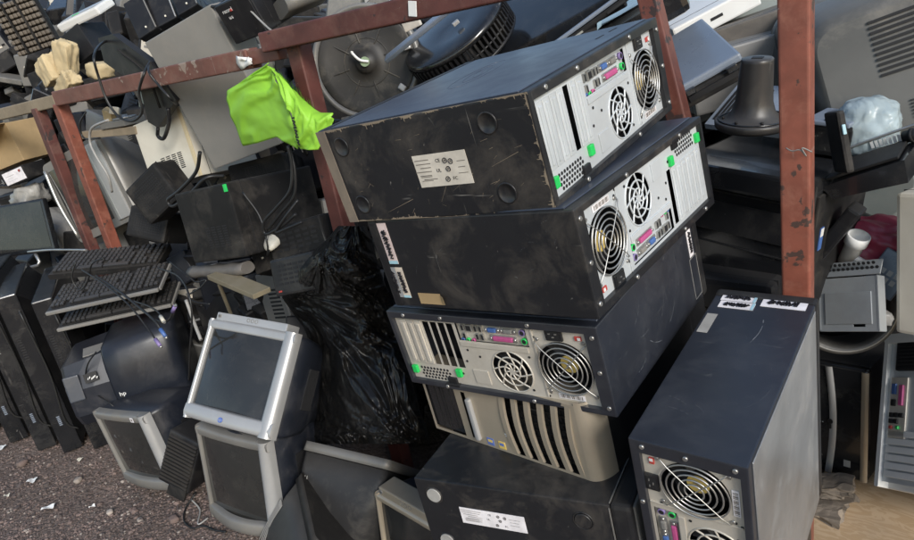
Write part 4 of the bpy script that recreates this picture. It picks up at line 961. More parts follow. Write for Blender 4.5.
m = MB(); clothpatch(m, [[L(271, 66, -.01), L(276, 70, -.01), L(283, 78, .0)], [L(280, 90, -.04), L(290, 88, -.03), L(302, 98, .0)], [L(290, 112, -.05), L(304, 112, -.05), L(320, 113, -.01)], [L(297, 140, -.05), L(312, 132, -.06), L(333, 113, -.02)], [L(299, 149, -.05), L(316, 150, -.06), L(334, 121, -.02)]], green, 5.1, .005); m.build('rear_flap', t, solid=.002)
m = MB(); rr = random.Random(5)
for k in range(70):
    f = k / 69; p = L(271 + 46 * f, 67 + 45 * f, -.0); p += Vector((rr.uniform(-.006, .006), -.004, rr.uniform(-.004, .006)))
    m.poly([p, p + Vector((.006, -.004, .001)), p + Vector((.004 + rr.uniform(-.003, .006), -.006, .014 + rr.uniform(-.004, .008)))], green)
m.build('frayed_hem', t)
m = MB()
for k in range(9):
    p = L(293 + k * .7, 118 + 3.2 * k, -.066); m.box(p, (.010, .002, .004), ink, (0, 30 * (k % 3), 0))
m.build('print', t)

# ------------------------------------------------------------------ black bin bag
rowsP = [(226, 338, 366), (240, 326, 372), (256, 309, 376), (272, 294, 381), (286, 284, 386), (298, 282, 392), (312, 292, 397), (328, 304, 401), (350, 313, 408), (380, 318, 414), (410, 316, 420), (432, 312, 428), (444, 306, 430)]
m = MB(); n = 150; K = len(rowsP)
def lim(f):
    k = min(int(f), K - 2); s = f - k; a, b = rowsP[k], rowsP[k + 1]; return [a[i] + (b[i] - a[i]) * s for i in range(3)]
front, back = [], []
for j in range(n):
    f = j / (n - 1) * (K - 1); v, ul, ur = lim(f); fr, bk = [], []
    for i in range(n):
        g = i / (n - 1); u = ul + (ur - ul) * g
        qa = g * 1.6 - f * .22; qb = f * .34 + g * .5                       # folds run diagonally down to the right
        wx, wy = noise.noise(Vector((qa * 1.4, qb * 1.1, 3.0))) * .55, noise.noise(Vector((qa * 1.3, qb * 1.2, 9.0))) * .55
        cre = 0
        for sa, sb, am, pw in ((1.7, .9, 1.0, 1), (3.6, 2.6, .65, 1), (7.0, 6.0, .34, 1), (14, 12, .12, 1)):
            cre += am * (1 - 2.6 * abs(noise.noise(Vector(((qa + wx) * sa, (qb + wy) * sb, sa)))))
        prof = math.sin(math.pi * min(1, max(0, g))) ** .6
        p = aty(u, v, 1.23 - .10 * prof - .024 * cre * (.35 + .65 * prof) - .05 * math.sin(f * .7)); fr.append(p); bk.append(aty(u, v, 1.27 + .05 * prof))
    front.append(fr); back.append(bk)
m.grid(front, bagblack); m.grid(back, bagblack); o = m.build('bin_bag'); tag(o, 'shiny crumpled black bin bag hanging between red post and stacked towers', 'bag')

# ------------------------------------------------------------------ drum, fans and panels behind the topmost tower
c = aty(366, 62, 1.5)
t = thing('round_drum', 'round dusty dark drum with silver rim, ribs and a green hub holding a hook', 'drum', (tuple(c), (82, 0, 28), 0))
rd = .152
m = MB(); m.lathe([(rd * .97, -.12), (rd * .97, 0), (rd * .93, .002), (rd * .8, -.004), (rd * .6, -.009), (rd * .4, -.010), (rd * .2, -.004), (.03, .004), (.001, .006)], charcd := grime('dusty_drum', (.03, .0275, .024), .55, .1, .55, .4, .1, (.24, .21, .16), .3), 56); m.build('disc', t)
m = MB(); m.lathe([(rd * .96, .0), (rd * 1.0, .010), (rd * 1.06, .008), (rd * 1.08, -.006), (rd * 1.02, -.02), (rd * .97, -.02)], silverd, 56, caps=False); m.build('rim', t)
m = MB()
for k in range(8):
    a = 2 * math.pi * k / 8 + .2; m.box((rd * .62 * math.cos(a), rd * .62 * math.sin(a), -.008), (rd * .5, .004, .004), charcd, (0, 0, math.degrees(a)), bev=.002)
for rr_ in (.45, .72): m.ring((0, 0, -.0095), rd * rr_, .0016, charcd, 'z')
m.build('ribs', t)
m = MB(); m.cyl((0, 0, .008), (0, 0, .014), .014, grime('faded_green_hub', (.2, .27, .16), .6), 20); m.build('hub', t)
m = MB(); m.tube([(.012, -.002, .016), (-.012, .006, .02), (-.03, .028, .02), (-.03, .034, .02)], .004, white, 8, 4); m.build('hook', t)
for k in range(3):
    a = (.15, 1.0, -.75)[k]; m = MB(); m.box((rd * .86 * math.cos(a), rd * .86 * math.sin(a), .008), (.022, .018, .014), silver, (0, 0, math.degrees(a)), bev=.004); m.build('lug', t)
t = thing('fan_housing', 'black round fan housing with finned rim leaning beside the drum', 'fan', (tuple(aty(454, 32, 1.60)), (30, -16, 10), 0))
rf = .16
m = MB(); m.lathe([(rf * .92, -.07), (rf * .92, .0), (rf, .0), (rf, .012), (rf * .9, .02), (rf * .3, .006), (.001, .008)], blackg, 48); m.build('disc', t)
m = MB()
for k in range(64):
    a = 2 * math.pi * k / 64; m.box((rf * .965 * math.cos(a), rf * .965 * math.sin(a), -.028), (.016, .006, .056), blackp, (0, 0, math.degrees(a)))
m.ring((0, 0, -.03), rf * .99, .003, blackp, 'z', 48); m.ring((0, 0, -.06), rf * .99, .005, blackp, 'z', 48); m.build('fins', t)
m = MB(); m.box((.02, .0, .02), (.02, .012, .01), silver, (0, 0, 30), bev=.002); m.build('latch', t)
m = MB(); m.box((0, 0, 0), (.3, .03, .012), slate, bev=.003); o = m.build('metal_strip'); o.location = aty(428, 26, 1.42); o.rotation_euler = (R(30), R(-24), R(12)); tag(o, 'grey metal strip lying across the finned fan housing', 'strip')
m = MB(); m.box((0, 0, 0), (.05, .012, .035), paper, bev=.002); o = m.build('paper_tag'); o.location = aty(411, 22, 1.44); o.rotation_euler = (R(10), R(-12), R(10)); tag(o, 'small yellow printed tag under the thick rail', 'tag')
t = thing('clothes_iron', 'dusty grey iron-like appliance shell behind the thick rail', 'appliance', (tuple(aty(302, 10, 1.5)), (10, -12, -20), 0))
m = MB(); m.loft([rrect(-.06, -.05, .05, 0, .05, .02), rrect(0, -.06, .06, 0, .08, .03), rrect(.08, -.05, .05, .0, .09, .03), rrect(.1, -.03, .03, .01, .06, .02)], silverd); m.build('shell', t)
m = MB(); m.tube([(0, -.05, .06), (0, -.03, .12), (0, .05, .12), (0, .07, .09)], .012, greyp); m.build('handle', t)
t = thing('laptop', 'pale grey laptop shell standing behind the topmost tower beside the fan housing', 'laptop', pose(aty(478, 78, 1.62), (-50, -14, 18), (.24, .02, .2)))
m = MB(); m.loft([rrect(-.01, -.14, .14, 0, .2, .03), rrect(.01, -.14, .14, 0, .2, .03)], silver, False); m.build('shell', t)
m = MB(); m.loft([rrect(-.011, -.12, .12, .02, .18, .02), rrect(-.0105, -.12, .12, .02, .18, .02)], greyp, False); m.build('panel', t)
unit('glossy_panel', 'glossy scratched black panel tilted up behind the topmost tower', 'panel', pose(aty(540, 12, 1.8), (-58, -18, 10), (.5, .05, .34)), blackg, None, seam=False)
t = thing('laptop', 'closed slate blue laptop lying tilted behind the topmost tower', 'laptop', pose(aty(596, 16, 1.75), (0, -26, 24), (.3, .24, .03)))
m = MB(); m.box((0, 0, .008), (.3, .24, .014), charc, bev=.004); m.build('base', t)
m = MB(); m.box((0, 0, .022), (.3, .24, .011), slate, bev=.004); m.build('lid', t)
m = MB(); m.box((.05, -.121, .006), (.05, .004, .006), dark); m.box((-.06, -.121, .006), (.03, .004, .005), chrome); m.build('side_sockets', t)
unit('black_appliance', 'black appliance lid with rounded corners above the topmost tower', 'appliance', pose(aty(640, 12, 1.95), (8, -20, 20), (.24, .3, .08)), blackg, None, seam=False, bev=.02)
# cooling vent box beside the small silver monitor
t = thing('vent_housing', 'ribbed black vent housing leaning between the two groups of silver monitors', 'housing', pose(aty(190, 455, .965), (-14, 26, 14), (.13, .12, .21)))
m = MB(); m.box((0, 0, .105), (.13, .12, .21), blackp, bev=.008); m.build('body', t)
m = MB()
for k in range(13): m.box((0, -.0635, .018 + k * .0142), (.118, .009, .0085), charc, (25, 0, 0), bev=.0012, seg=1)
m.build('ribs', t)
m = MB(); m.box((.02, -.055, -.012), (.075, .014, .045), charc, (0, 0, 0), bev=.004); m.build('foot_plate', t)
# ------------------------------------------------------------------ right half
ps = pose(aty(766, 226, 1.60), (0, 8, -14), (.30, .30, .36))
t = thing('office_printer', 'large black printer with open slatted lid behind the red post', 'printer', ps); w, d, h = ps[2]; y0 = -d / 2
m = MB(); m.box((0, 0, h / 2), (w, d, h), blackg, bev=.012); m.box((0, y0 - .008, h * .95), (w * .99, .05, .05), blackg, bev=.008); m.build('body', t)
m = MB()
for k in (.84, .5): m.box((0, y0 - .0005, h * k), (w + .001, .004, .003), dark)
m.build('front_seams', t)
m = MB(); m.box((-.01, y0 - .002, h * .68), (w * .8, .006, .07), blackp, bev=.002); m.build('front_drawer', t)
m = MB(); m.box((w / 2 + .002, 0, h * .5), (.008, d * .9, h * .8), charc, bev=.003); m.build('side_cover', t)
m = MB(); m.box((w / 2 + .007, -.10, h * .62), (.002, .016, .05), blue); m.box((w / 2 + .0075, -.10, h * .66), (.002, .014, .018), white); m.build('tape_mark', t)
m = MB(); M_ = Matrix.Translation((-.09, .10, h + .065)) @ Euler((R(24), R(0), 0)).to_matrix().to_4x4()
b2 = bmesh.new(); bmesh.ops.create_cube(b2, size=1); bmesh.ops.scale(b2, vec=(.19, .17, .014), verts=b2.verts); m.add(b2, M_); m._new(0, slate); lid = m.build('slatted_lid', t)
m = MB()
for k in range(10):
    b2 = bmesh.new(); bmesh.ops.create_cube(b2, size=1); bmesh.ops.scale(b2, vec=(.005, .13, .003), verts=b2.verts); m.add(b2, M_ @ Matrix.Translation((-.082 + .0092 * k, 0, .008)))
m._new(0, dark); m.build('slots', lid)
m = MB(); m.box((.10, .08, h + .04), (.10, .16, .07), blackp, bev=.012); m.box((.10, .05, h + .077), (.09, .12, .01), slate, bev=.003); m.box((.11, .0, h + .083), (.03, .012, .006), dark); m.build('scanner_hinge', t)
for k in range(3):
    m = MB(); m.box((-.11 + .05 * k, y0 + .012, h + .002), (.012, .012, .006), dark, bev=.002); m.build('button', t)
unit('side_panel', 'upright dark grey panel leaning against the printer right of the red post', 'panel', pose(aty(839, 142, 1.45), (-10, -6, 30), (.016, .06, .12)), charc, None, [('blue_tape', .5, .7, .4, .16, bluepale)], seam=False)
# bell shaped stand
t = thing('loudspeaker_horn', 'black bell-shaped stand with square hole in its top, on the printer', 'stand', (tuple(aty(752, 124, 1.50)), (4, 7, 0), 0))
m = MB(); m.lathe([(.070, -.006), (.0745, .0), (.0755, .010), (.072, .013), (.069, .011), (.064, .0125), (.052, .017), (.043, .028), (.037, .048), (.0345, .078), (.0325, .11), (.031, .128), (.031, .134), (.029, .136), (.001, .1362)], charcb := grime('bell_black_plastic', (.03, .028, .027), .4, 0, .22, .2, .04, (.2, .18, .15), .2, settle=.2), 56); m.build('bell', t)
m = MB(); m.box((0, 0, .1366), (.022, .017, .002), dark, bev=.0008); m.build('square_hole', t)
m = MB(); m.ring((0, 0, .0135), .0665, .0018, blackg, 'z', 48); m.build('groove_ring', t)
for a in (200, 250, 300): 
    m = MB(); m.cyl((.058 * math.cos(R(a)), .058 * math.sin(R(a)), .014), (.058 * math.cos(R(a)), .058 * math.sin(R(a)), .019), .003, charc, 10); m.build('screw', t)
# flat scanner and bright lids behind
t = thing('flatbed_scanner', 'slate blue flatbed scanner tilted up right of the leaning brace', 'scanner', pose(aty(694, 62, 1.78), (14, -22, 24), (.17, .34, .06)))
w, d, h = .17, .34, .06
m = MB(); m.box((0, 0, .018), (w, d, .036), charc, bev=.006); m.build('base', t)
m = MB(); m.box((-.004, .01, .048), (w, d, .02), slate, bev=.006); m.build('lid', t)
m = MB(); m.box((0, -d / 2 - .001, .022), (w * .7, .006, .014), dark); m.box((w / 2, -.05, .022), (.004, .16, .012), silver); m.build('edge_trim', t)
for x in (-.05, .05):
    m = MB(); m.box((x, -d / 2 - .004, .04), (.025, .014, .014), blackg, bev=.003); m.build('hinge', t)
unit('white_case', 'sunlit white case lid at the top edge right of the slim brace', 'case', pose(aty(700, 8, 2.3), (12, -18, 30), (.26, .3, .06)), white, (.5, .5, 1, 1, .2, .3))
unit('grey_case', 'pale grey case behind the red post at the top edge', 'case', pose(aty(752, 8, 2.5), (0, -8, 20), (.42, .35, .16)), seagrey, None, bev=.01)
unit('brown_case', 'dusty brown metal case with bright edge above the bell-shaped stand', 'case', pose(aty(745, 42, 2.25), (0, -10, 14), (.3, .3, .14)), grime('dull_brown_metal', (.13, .115, .1), .5, .3, .5, .3, .05), None)
unit('grey_case', 'second grey case under the brown metal one left of the bell-shaped stand', 'case', pose(aty(728, 70, 2.1), (0, -6, 30), (.28, .3, .16)), greyp, None)
# large grey monitor backs
def bigback(label, ps, mt, vents):
    t = thing('tube_monitor', label, 'monitor', ps); w, d, h = ps[2]; y0 = -d / 2
    m = MB(); m.loft([rrect(y0, -w * .3, w * .3, .06, h * .74, .05), rrect(y0 + .05 * d, -w * .34, w * .34, .04, h * .8, .06), rrect(y0 + .45 * d, -w * .44, w * .44, .01, h * .95, .07), rrect(y0 + .8 * d, -w / 2, w / 2, 0, h, .05), rrect(y0 + d, -w / 2, w / 2, 0, h, .03)], mt); m.build('housing', t)
    m = MB()
    for cx, cz, nx, nz, sx, sz in vents:
        for i in range(nx):
            for j in range(nz): m.box((w * (cx + sx * ((i + .5) / nx - .5)), y0 - .001, h * (cz + sz * ((j + .5) / nz - .5))), (w * sx / nx * .8, .006, h * sz / nz * .5), dark)
    m.build('vent_slots', t); return t
olive = grime('dusty_olive_grey_plastic', (.10, .098, .09), .42, 0, .5, .3, .05, (.26, .235, .2), .2, settle=.3)
bigback('large dusty olive grey monitor back with vent rows in the upper right corner', pose(aty(893, 62, 1.9), (-12, -14, 8), (.46, .38, .42)), olive, ((.06, .56, 1, 11, .34, .3), (-.12, .22, 2, 6, .12, .1), (.06, .22, 2, 6, .12, .1)))
bigback('smooth grey monitor back with rounded corner just right of the post', pose(aty(836, 52, 2.15), (-10, 0, -12), (.34, .34, .36)), olive, ())
bigback('pale sea grey monitor back lying below the black paper tray', pose(aty(888, 186, 2.15), (-25, 18, -30), (.42, .3, .27)), seagrey, ())
lump('plastic_bag', 'pale blue see-through plastic bag bulging behind the printer panel', 'bag', aty(866, 129, 1.62), (.052, .05, .055), (0, 10, 0), bagblue, 8, amp=.13, power=.85, sub=4)
# black paper tray
t = thing('paper_tray', 'glossy black paper tray sticking out right of the printer', 'paper tray', pose(aty(870, 170, 1.50), (6, -16, -8), (.15, .12, .045)))
m = MB(); m.loft([[Vector(q) for q in ((-.06, -.06, .0), (.07, -.06, .0), (.08, .06, 0), (-.05, .06, 0))], [Vector(q) for q in ((-.075, -.06, .03), (.075, -.06, .045), (.085, .06, .045), (-.06, .06, .03))]], blackg, False); m.build('tray', t)
m = MB(); m.box((.0, .0, .044), (.13, .10, .006), charc, (0, -4, 0), bev=.002); m.build('tray_floor', t)
m = MB(); m.cyl((.06, .05, .056), (.09, .04, .058), .012, blackp, 18); m.cyl((.072, .045, .057), (.078, .0435, .057), .0145, dark, 18); m.build('roller', t)
m = MB()
for k in range(7): m.box((.0 + .008 * k, .062, .054), (.005, .003, .014), white)
m.build('gear_teeth', t)
m = MB(); m.tube([(-.05, .06, .06), (.03, .06, .068), (.10, .06, .073)], .003, chrome); m.build('guide_rod', t)
# unit under the printer, ring, bracket and small things right of the post
unit('black_case', 'low black case with rounded front directly under the printer', 'case', pose(aty(746, 276, 1.50), (0, 0, -10), (.21, .24, .075)), blackp, None, bev=.014)
t = thing('tub_ring', 'black round tub rim standing behind the bracket right of the post', 'tub', (tuple(aty(842, 304, 1.62)), (70, 14, 12), 0))
m = MB(); rt_ = .108; m.lathe([(rt_ * .90, -.12), (rt_ * .98, -.12), (rt_ * 1.0, 0), (rt_ * 1.08, .004), (rt_ * 1.08, .014), (rt_ * .95, .015), (rt_ * .88, .0), (rt_ * .84, -.11)], grime('worn_tub_plastic', (.05, .049, .047), .4, 0, .4, .3, .05), 56)
m.build('rim', t); m = MB(); m.lathe([(rt_ * .9, -.11), (rt_ * .5, -.1), (.001, -.1)], dark, 40); m.build('floor', t)
m = MB(); m.ring((0, 0, .014), rt_ * 1.02, .0025, greyp, 'z', 56); m.build('bright_edge', t)
t = thing('drive_bracket', 'galvanised drive bracket with honeycomb flange lying in the round tub', 'bracket', pose(aty(848, 304, 1.50), (-24, -16, -20), (.125, .03, .115)))
w, h = .125, .115; zincb = zinc; zinc = grime('dull_bracket_steel', (.33, .35, .36), .42, .4, .4, .2, .03, (.25, .23, .2))
m = MB(); m.sheet(-w / 2, w / 2, 0, h, 0, zinc, [('r', -.006, .002, .05, .065), ('r', .01, .035, .008, .016)]); m.box((0, .012, .0), (w, .026, .002), zinc); m.box((-w / 2, .012, h / 2), (.002, .026, h), zinc); m.box((w / 2, .012, h / 2), (.002, .026, h), zinc); m.build('tray', t, solid=.0015)
m = MB(); m.box((0, -.0015, h * .42), (w * .8, .003, h * .6), zinc, bev=.0012); m.build('pressed_panel', t)
m = MB(); m.box((.004, .012, h + .02), (w, .003, .036), zinc, (-24, 0, 0), bev=.001)
for i in range(11):
    for j in range(3): m.cyl((-.048 + .0102 * i + .005 * (j % 2), .009 + (.009 - .0 * j) * 0 - .004 * (j - 1), h + .010 + .0095 * j), (-.048 + .0102 * i + .005 * (j % 2), .0075 - .004 * (j - 1), h + .0095 + .0095 * j), .0037, dark, 6)
m.build('honeycomb_flange', t); zinc = zincb
lump('rubble_chunk', 'grey broken plastic chunk beside the bracket in the tub', 'chunk', aty(881, 318, 1.5), (.018, .015, .014), (0, 0, 20), greyp, 12)
lump('red_bag', 'crumpled red plastic bag under the grey monitor back at the right', 'bag', aty(884, 246, 1.72), (.09, .07, .05), (0, 16, 10), redfoil, 9, amp=.25, sub=4)
t = thing('pipe_fitting', 'white plastic pipe elbow standing in front of the red bag', 'pipe', (tuple(aty(853, 248, 1.58)), (14, 20, 0), 0))
m = MB(); m.lathe([(.018, -.04), (.019, .01), (.0235, .014), (.0235, .036), (.020, .037), (.019, .012), (.001, .008)], white, 30); m.build('tube', t)
m = MB(); m.cyl((.01, -.005, -.02), (.05, -.012, -.028), .009, white, 16); m.build('spigot', t)
t = thing('printed_board', 'slate blue printed board with white squares leaning by the tub', 'board', pose(aty(889, 274, 1.62), (-20, 28, -10), (.07, .015, .10)))
m = MB(); m.box((0, 0, .05), (.07, .012, .10), slate, bev=.003); m.build('board', t)
m = MB()
for i in range(3):
    for j in range(2): m.box((-.014 + .015 * i, -.0066, .035 + .017 * j), (.010, .001, .012), white)
m.build('white_squares', t)
unit('grey_strip_case', 'dark leaning trim piece between post and tub', 'trim', pose(aty(834, 236, 1.52), (0, 34, -10), (.03, .05, .16)), blackp, None, seam=False)
# sound card tower with stripes
ps = P['striped']; t = thing('tower_computer', 'black tower with two silver stripes standing upright on the plywood', 'computer', ps); w, d, h = ps[2]; y0 = -d / 2
m = MB(); m.box((0, .012, h / 2), (w - .004, d - .03, h), blackp, bev=.004); m.build('case', t)
m = MB(); m.loft([rrect(y0 + .02, -w / 2, w / 2, .002, h - .002, .006), rrect(y0 + .004, -w / 2, w / 2, .002, h - .002, .01), rrect(y0, -w / 2 + .006, w / 2 - .006, .008, h - .008, .008)], blackg); m.build('front_bezel', t)
for x, q in ((-.16 * w + .012, silver), (w * .455, bronze)):
    m = MB(); n = 12
    m.grid([[(x + sx + .012 * math.sin(math.pi * k / n) * (1 if x < 0 else 0), y0 - .003 - .004 * math.sin(math.pi * (j) / 3), .006 + (h - .012) * k / n) for j, sx in enumerate((-.009, -.004, .004, .009))] for k in range(n + 1)], q); m.build('silver_stripe', t)
m = MB()
for k in range(7): m.box((-.40 * w + .006 * k, y0 - .0008, h * .47), (.0028, .001, .0022), white)
m.build('model_print', t)
m = MB(); m.loft([[Vector(q) for q in ((-.40 * w, y0 - .0005, h * .15), (-.18 * w, y0 - .0005, h * .16), (-.26 * w, y0 - .0005, h * .21))], [Vector(q) for q in ((-.40 * w, y0 - .0012, h * .15), (-.18 * w, y0 - .0012, h * .16), (-.26 * w, y0 - .0012, h * .21))]], greyp, False); m.build('triangle_badge', t)
m = MB(); m.box((w * .2, y0 - .0008, h * .14), (.017, .001, .02), silver); m.build('badge', t)
m = MB(); m.cyl((-.05 * w, y0 - .006, h * .5), (-.05 * w, y0 - .009, h * .5), .007, blackp, 16); m.box((-.05 * w, y0 - .007, h * .455), (.006, .002, .014), dark); m.build('power_button', t)
# white tower showing its connector side at the right edge
ps = P['whitepc']; t = thing('tower_computer', 'white tower with open connector side leaning at the right edge', 'computer', ps); w, d, h = ps[2]; y0 = -d / 2
m = MB(); m.box((0, .012, h / 2), (w, d - .03, h), white, bev=.005); m.build('case', t)
m = MB(); m.loft([rrect(y0 - .002, -w / 2, -w / 2 + .012, .0, h, .003), rrect(y0 + .03, -w / 2 - .004, -w / 2 + .012, .0, h, .003)], white, False); m.loft([rrect(y0 - .004, -w / 2, w / 2, h - .02, h + .004, .008), rrect(y0 + .03, -w / 2, w / 2, h - .02, h + .004, .008)], white, False); m.build('rim', t)
m = MB(); m.box((0, y0 + .010, h / 2), (w - .02, .004, h - .03), zinc); m.build('rear_panel', t)
m = MB(); m.box((.01, y0 + .004, h * .86), (w * .7, .012, .075), blackp, bev=.006)
for k in range(6): m.box((.01, y0 - .003, h * .80 + .009 * k), (w * .6, .003, .004), dark)
m.build('power_supply', t)
m = MB(); m.box((-.04, y0 + .006, h * .52), (.05, .006, .15), zincw, bev=.002); io = m.build('socket_plate', t)
for x, z, mt_, sx, sz in ((-.052, .64, blue, .012, .026), (-.03, .60, pink, .012, .05), (-.052, .55, dark, .012, .016), (-.055, .47, dark, .011, .011), (-.040, .47, dark, .011, .011), (-.025, .47, dark, .011, .011), (-.055, .43, dark, .011, .011), (-.040, .43, dark, .011, .011), (-.055, .39, redsw, .008, .008), (-.035, .39, greenl, .008, .008)):
    m = MB(); m.box((x, y0 + .0015, h * z), (sx, .006, sz), mt_, bev=.0015); m.build('socket', io)
for k in range(6):
    m = MB(); m.box((-.005, y0 + .006, .035 + .0195 * k), (w * .72, .006, .0155), white, bev=.002); m.build('slot_cover', t)
unit('beige_case', 'tall yellowed white case cut by the right edge above the white tower', 'case', pose(aty(972, 254, 1.60), (-4, -4, -22), (.17, .25, .30)), cream, None, bev=.008)
# plywood and rubble on the floor
t = thing('plywood_sheet', 'pale plywood sheet with wavy stains lying on the ground at lower right', 'plywood', (tuple(atz(880, 515, .012)), (0, 0, -12), 0))
m = MB(); 
mw, nt, b = new_mat('stained_plywood'); L_ = nt.links; tc = N(nt, 'ShaderNodeTexCoord'); mp = N(nt, 'ShaderNodeMapping'); mp.inputs['Scale'].default_value = (3, 9, 3); L_.new(tc.outputs['Object'], mp.inputs[0])
n1 = noise_tex(nt, mp.outputs[0], 2.2, 4, .5, 1.5); wv = mathn(nt, 'FRACT', mathn(nt, 'MULTIPLY', n1, 5.0), 0.0)
ring_ = ramp(nt, wv, .40, .52); cc = mixc(nt, ring_, (.52, .385, .25), (.44, .31, .185)); mp2 = N(nt, 'ShaderNodeMapping'); mp2.inputs['Scale'].default_value = (4, 160, 4); L_.new(tc.outputs['Object'], mp2.inputs[0])
cc = mixc(nt, mathn(nt, 'MULTIPLY', noise_tex(nt, mp2.outputs[0], 1, 3), .3), cc, (.3, .2, .11)); cc = mixc(nt, mathn(nt, 'MULTIPLY', ramp(nt, noise_tex(nt, tc.outputs['Object'], 5, 8), .5, .75), .55), cc, (.33, .25, .17)); L_.new(cc, b.inputs['Base Color']); b.inputs['Roughness'].default_value = .6
m.box((.14, -.1, 0), (.62, .62, .016), mw, bev=.002); m.build('board', t)
m = MB()
for k in range(5): m.box((.14, -.4105, -.006 + .003 * k), (.61, .002, .0012), wooddk)
m.build('ply_edges', t)
rb = random.Random(9)
for u, v, sx, sy, sz, z, lb in ((828, 494, .13, .08, .03, .0, 'broad pale stone slab at the base of the rubble beside the plywood'), (824, 488, .10, .07, .026, .031, 'flat brown slab second in the rubble pile beside the plywood'), (832, 484, .09, .06, .022, .058, 'thin slab on top of the rubble pile beside the plywood'), (818, 512, .12, .07, .035, .0, 'lowest brown stone slab between upright tower and plywood edge'), (832, 508, .06, .05, .03, .0, 'small square stone chunk touching the plywood edge')):
    p = atz(u, v, z + sz / 2); b2 = bmesh.new(); bmesh.ops.create_cube(b2, size=1); bmesh.ops.subdivide_edges(b2, edges=b2.edges[:], cuts=5, use_grid_fill=True)
    for vv in b2.verts: vv.co = Vector((vv.co.x * sx, vv.co.y * sy, vv.co.z * sz)) + Vector([.006 * noise.noise(vv.co * 2.5 + Vector((k * 9, u, v))) * (3 if k < 2 else 1) for k in range(3)])
    m = MB(); m.add(b2); m._new(0, stone); o = m.build('rubble_stone'); o.location = p; o.rotation_euler = (R(rb.uniform(-6, 6)), R(rb.uniform(-6, 6)), R(rb.uniform(-40, 40))); tag(o, lb, 'stone')

# ------------------------------------------------------------------ cables
def cord(label, pts, r=.0035, mt=None, plug=None, name='cable', group=None):
    m = MB(); pts = [p if isinstance(p, Vector) else aty(*p) for p in pts]; m.tube(pts, r, mt or cable, 7, 7)
    if plug is None: o = m.build(name); return tag(o, label, 'cable', group)
    t = bpy.data.objects.new(name, None); C.objects.link(t); t.location = (0, 0, 0); tag(t, label, 'cable', group); m.build('cord', t)
    a, b = pts[-2], pts[-1]; d = (b - a).normalized(); m = MB(); m.cyl(b - d * .004, b + d * .028, .0065, plug, 12, .0055); m.cyl(b + d * .028, b + d * .035, .004, chrome, 10); m.build('plug', t); return t
y = YP - .09
cord('long black cable looping over the rail beside the black stand neck', [(112, 38, y + .2), (100, 45, y + .1), (94, 57, y), (99, 78, y), (107, 100, y), (118, 116, y), (132, 121, y), (142, 112, y), (139, 92, y), (144, 74, y), (150, 62, y + .06)], .0045)
cord('short black cable bent over the rail near the grey panel', [(150, 64, y + .06), (149, 72, y), (156, 82, y), (170, 98, y), (176, 104, y + .05)], .0042)
cord('pale grey cable hanging in front of the lighter red post', [(108, 120, y), (92, 128, y), (90, 142, y), (96, 156, y - .01), (108, 176, y - .01), (112, 192, y)], .0045, cableg)
cord('thin black cable hanging from the plank between the posts', [(86, 112, y + .05), (80, 124, y + .05), (84, 138, y + .05), (100, 138, y + .04)], .0035)
cord('black cable curling from the cream case down to the black computer case', [(200, 152, 1.2), (196, 172, 1.2), (180, 190, 1.19), (168, 200, 1.18), (174, 206, 1.18), (192, 192, 1.18), (206, 178, 1.2), (224, 176, 1.25)], .006)
cord('black cable bundle dropping from the rail to the white mouse', [(288, 146, 1.2), (292, 166, 1.2), (290, 190, 1.19), (276, 208, 1.18), (264, 222, 1.17), (266, 234, 1.17), (282, 226, 1.17), (296, 214, 1.18)], .0045)
cord('second strand of the cable bundle beside the white mouse', [(290, 148, 1.22), (295, 172, 1.21), (294, 196, 1.2), (280, 214, 1.19), (268, 230, 1.185)], .0045)
cord('third strand of the bundle ending at the desk set keys', [(298, 200, 1.2), (286, 216, 1.17), (276, 232, 1.16), (288, 228, 1.16), (302, 222, 1.17)], .004)
cord('thin cable tied round the top keyboard', [(76, 262, 1.02), (72, 278, 1.0), (80, 290, 1.0), (88, 280, 1.0), (92, 264, 1.0), (104, 258, 1.02)], .003)
cord('cable crossing the keyboard stack and ending in a purple plug', [(82, 270, 1.0), (104, 284, .97), (128, 304, .94), (146, 326, .93), (156, 340, .92)], .003, cable, purple)
cord('cable crossing the keyboards and ending in a blue monitor plug', [(96, 276, 1.0), (120, 292, .96), (140, 308, .94), (154, 320, .92), (161, 330, .915)], .0042, cable, blue)
cord('short cable behind the keyboards ending in a small cream plug', [(130, 300, 1.05), (148, 306, 1.0), (158, 312, .96), (161, 317, .95)], .003, cable, led)
cord('cable curling at the right of the keyboards with a raised purple plug', [(150, 318, .97), (164, 322, .96), (170, 318, .95), (173, 311, .95)], .003, cable, purple)
cord('loose black cable arc right of the keyboard stack', [(158, 268, 1.1), (178, 276, 1.05), (188, 292, 1.0), (192, 316, .98), (190, 350, .97), (189, 380, .97)], .0032)
cord('wiry cable tangle left of the yellowish slat', [(170, 262, 1.1), (186, 274, 1.08), (196, 282, 1.08), (206, 280, 1.08), (200, 288, 1.07), (188, 296, 1.07), (196, 302, 1.07), (210, 304, 1.08)], .0026)
cord('grey rod leaning in the gap right of the navy black monitor back', [(186, 300, 1.1), (194, 322, 1.08), (201, 340, 1.06)], .006, cableg)
cord('thin cable hanging down the face of the navy black monitor back', [(96, 352, .92), (88, 364, .91), (86, 378, .91), (94, 392, .91), (108, 402, .91), (118, 410, .92)], .0028)
cord('cable lying on the gravel below the vent housing', [atz(196, 492, .03), atz(186, 508, .006), atz(184, 520, .006), atz(192, 528, .006), atz(204, 526, .006), atz(214, 530, .006), atz(226, 532, .006)], .0035)
cord('second cable on the gravel joining the lower silver monitor', [atz(192, 500, .02), atz(200, 510, .006), atz(198, 524, .006), atz(208, 518, .006)], .003, cableg)
cord('thin bright wire lying along the top of the televisions', [(28, 252, 1.0), (50, 250, 1.0), (86, 250, 1.0)], .004, chrome)
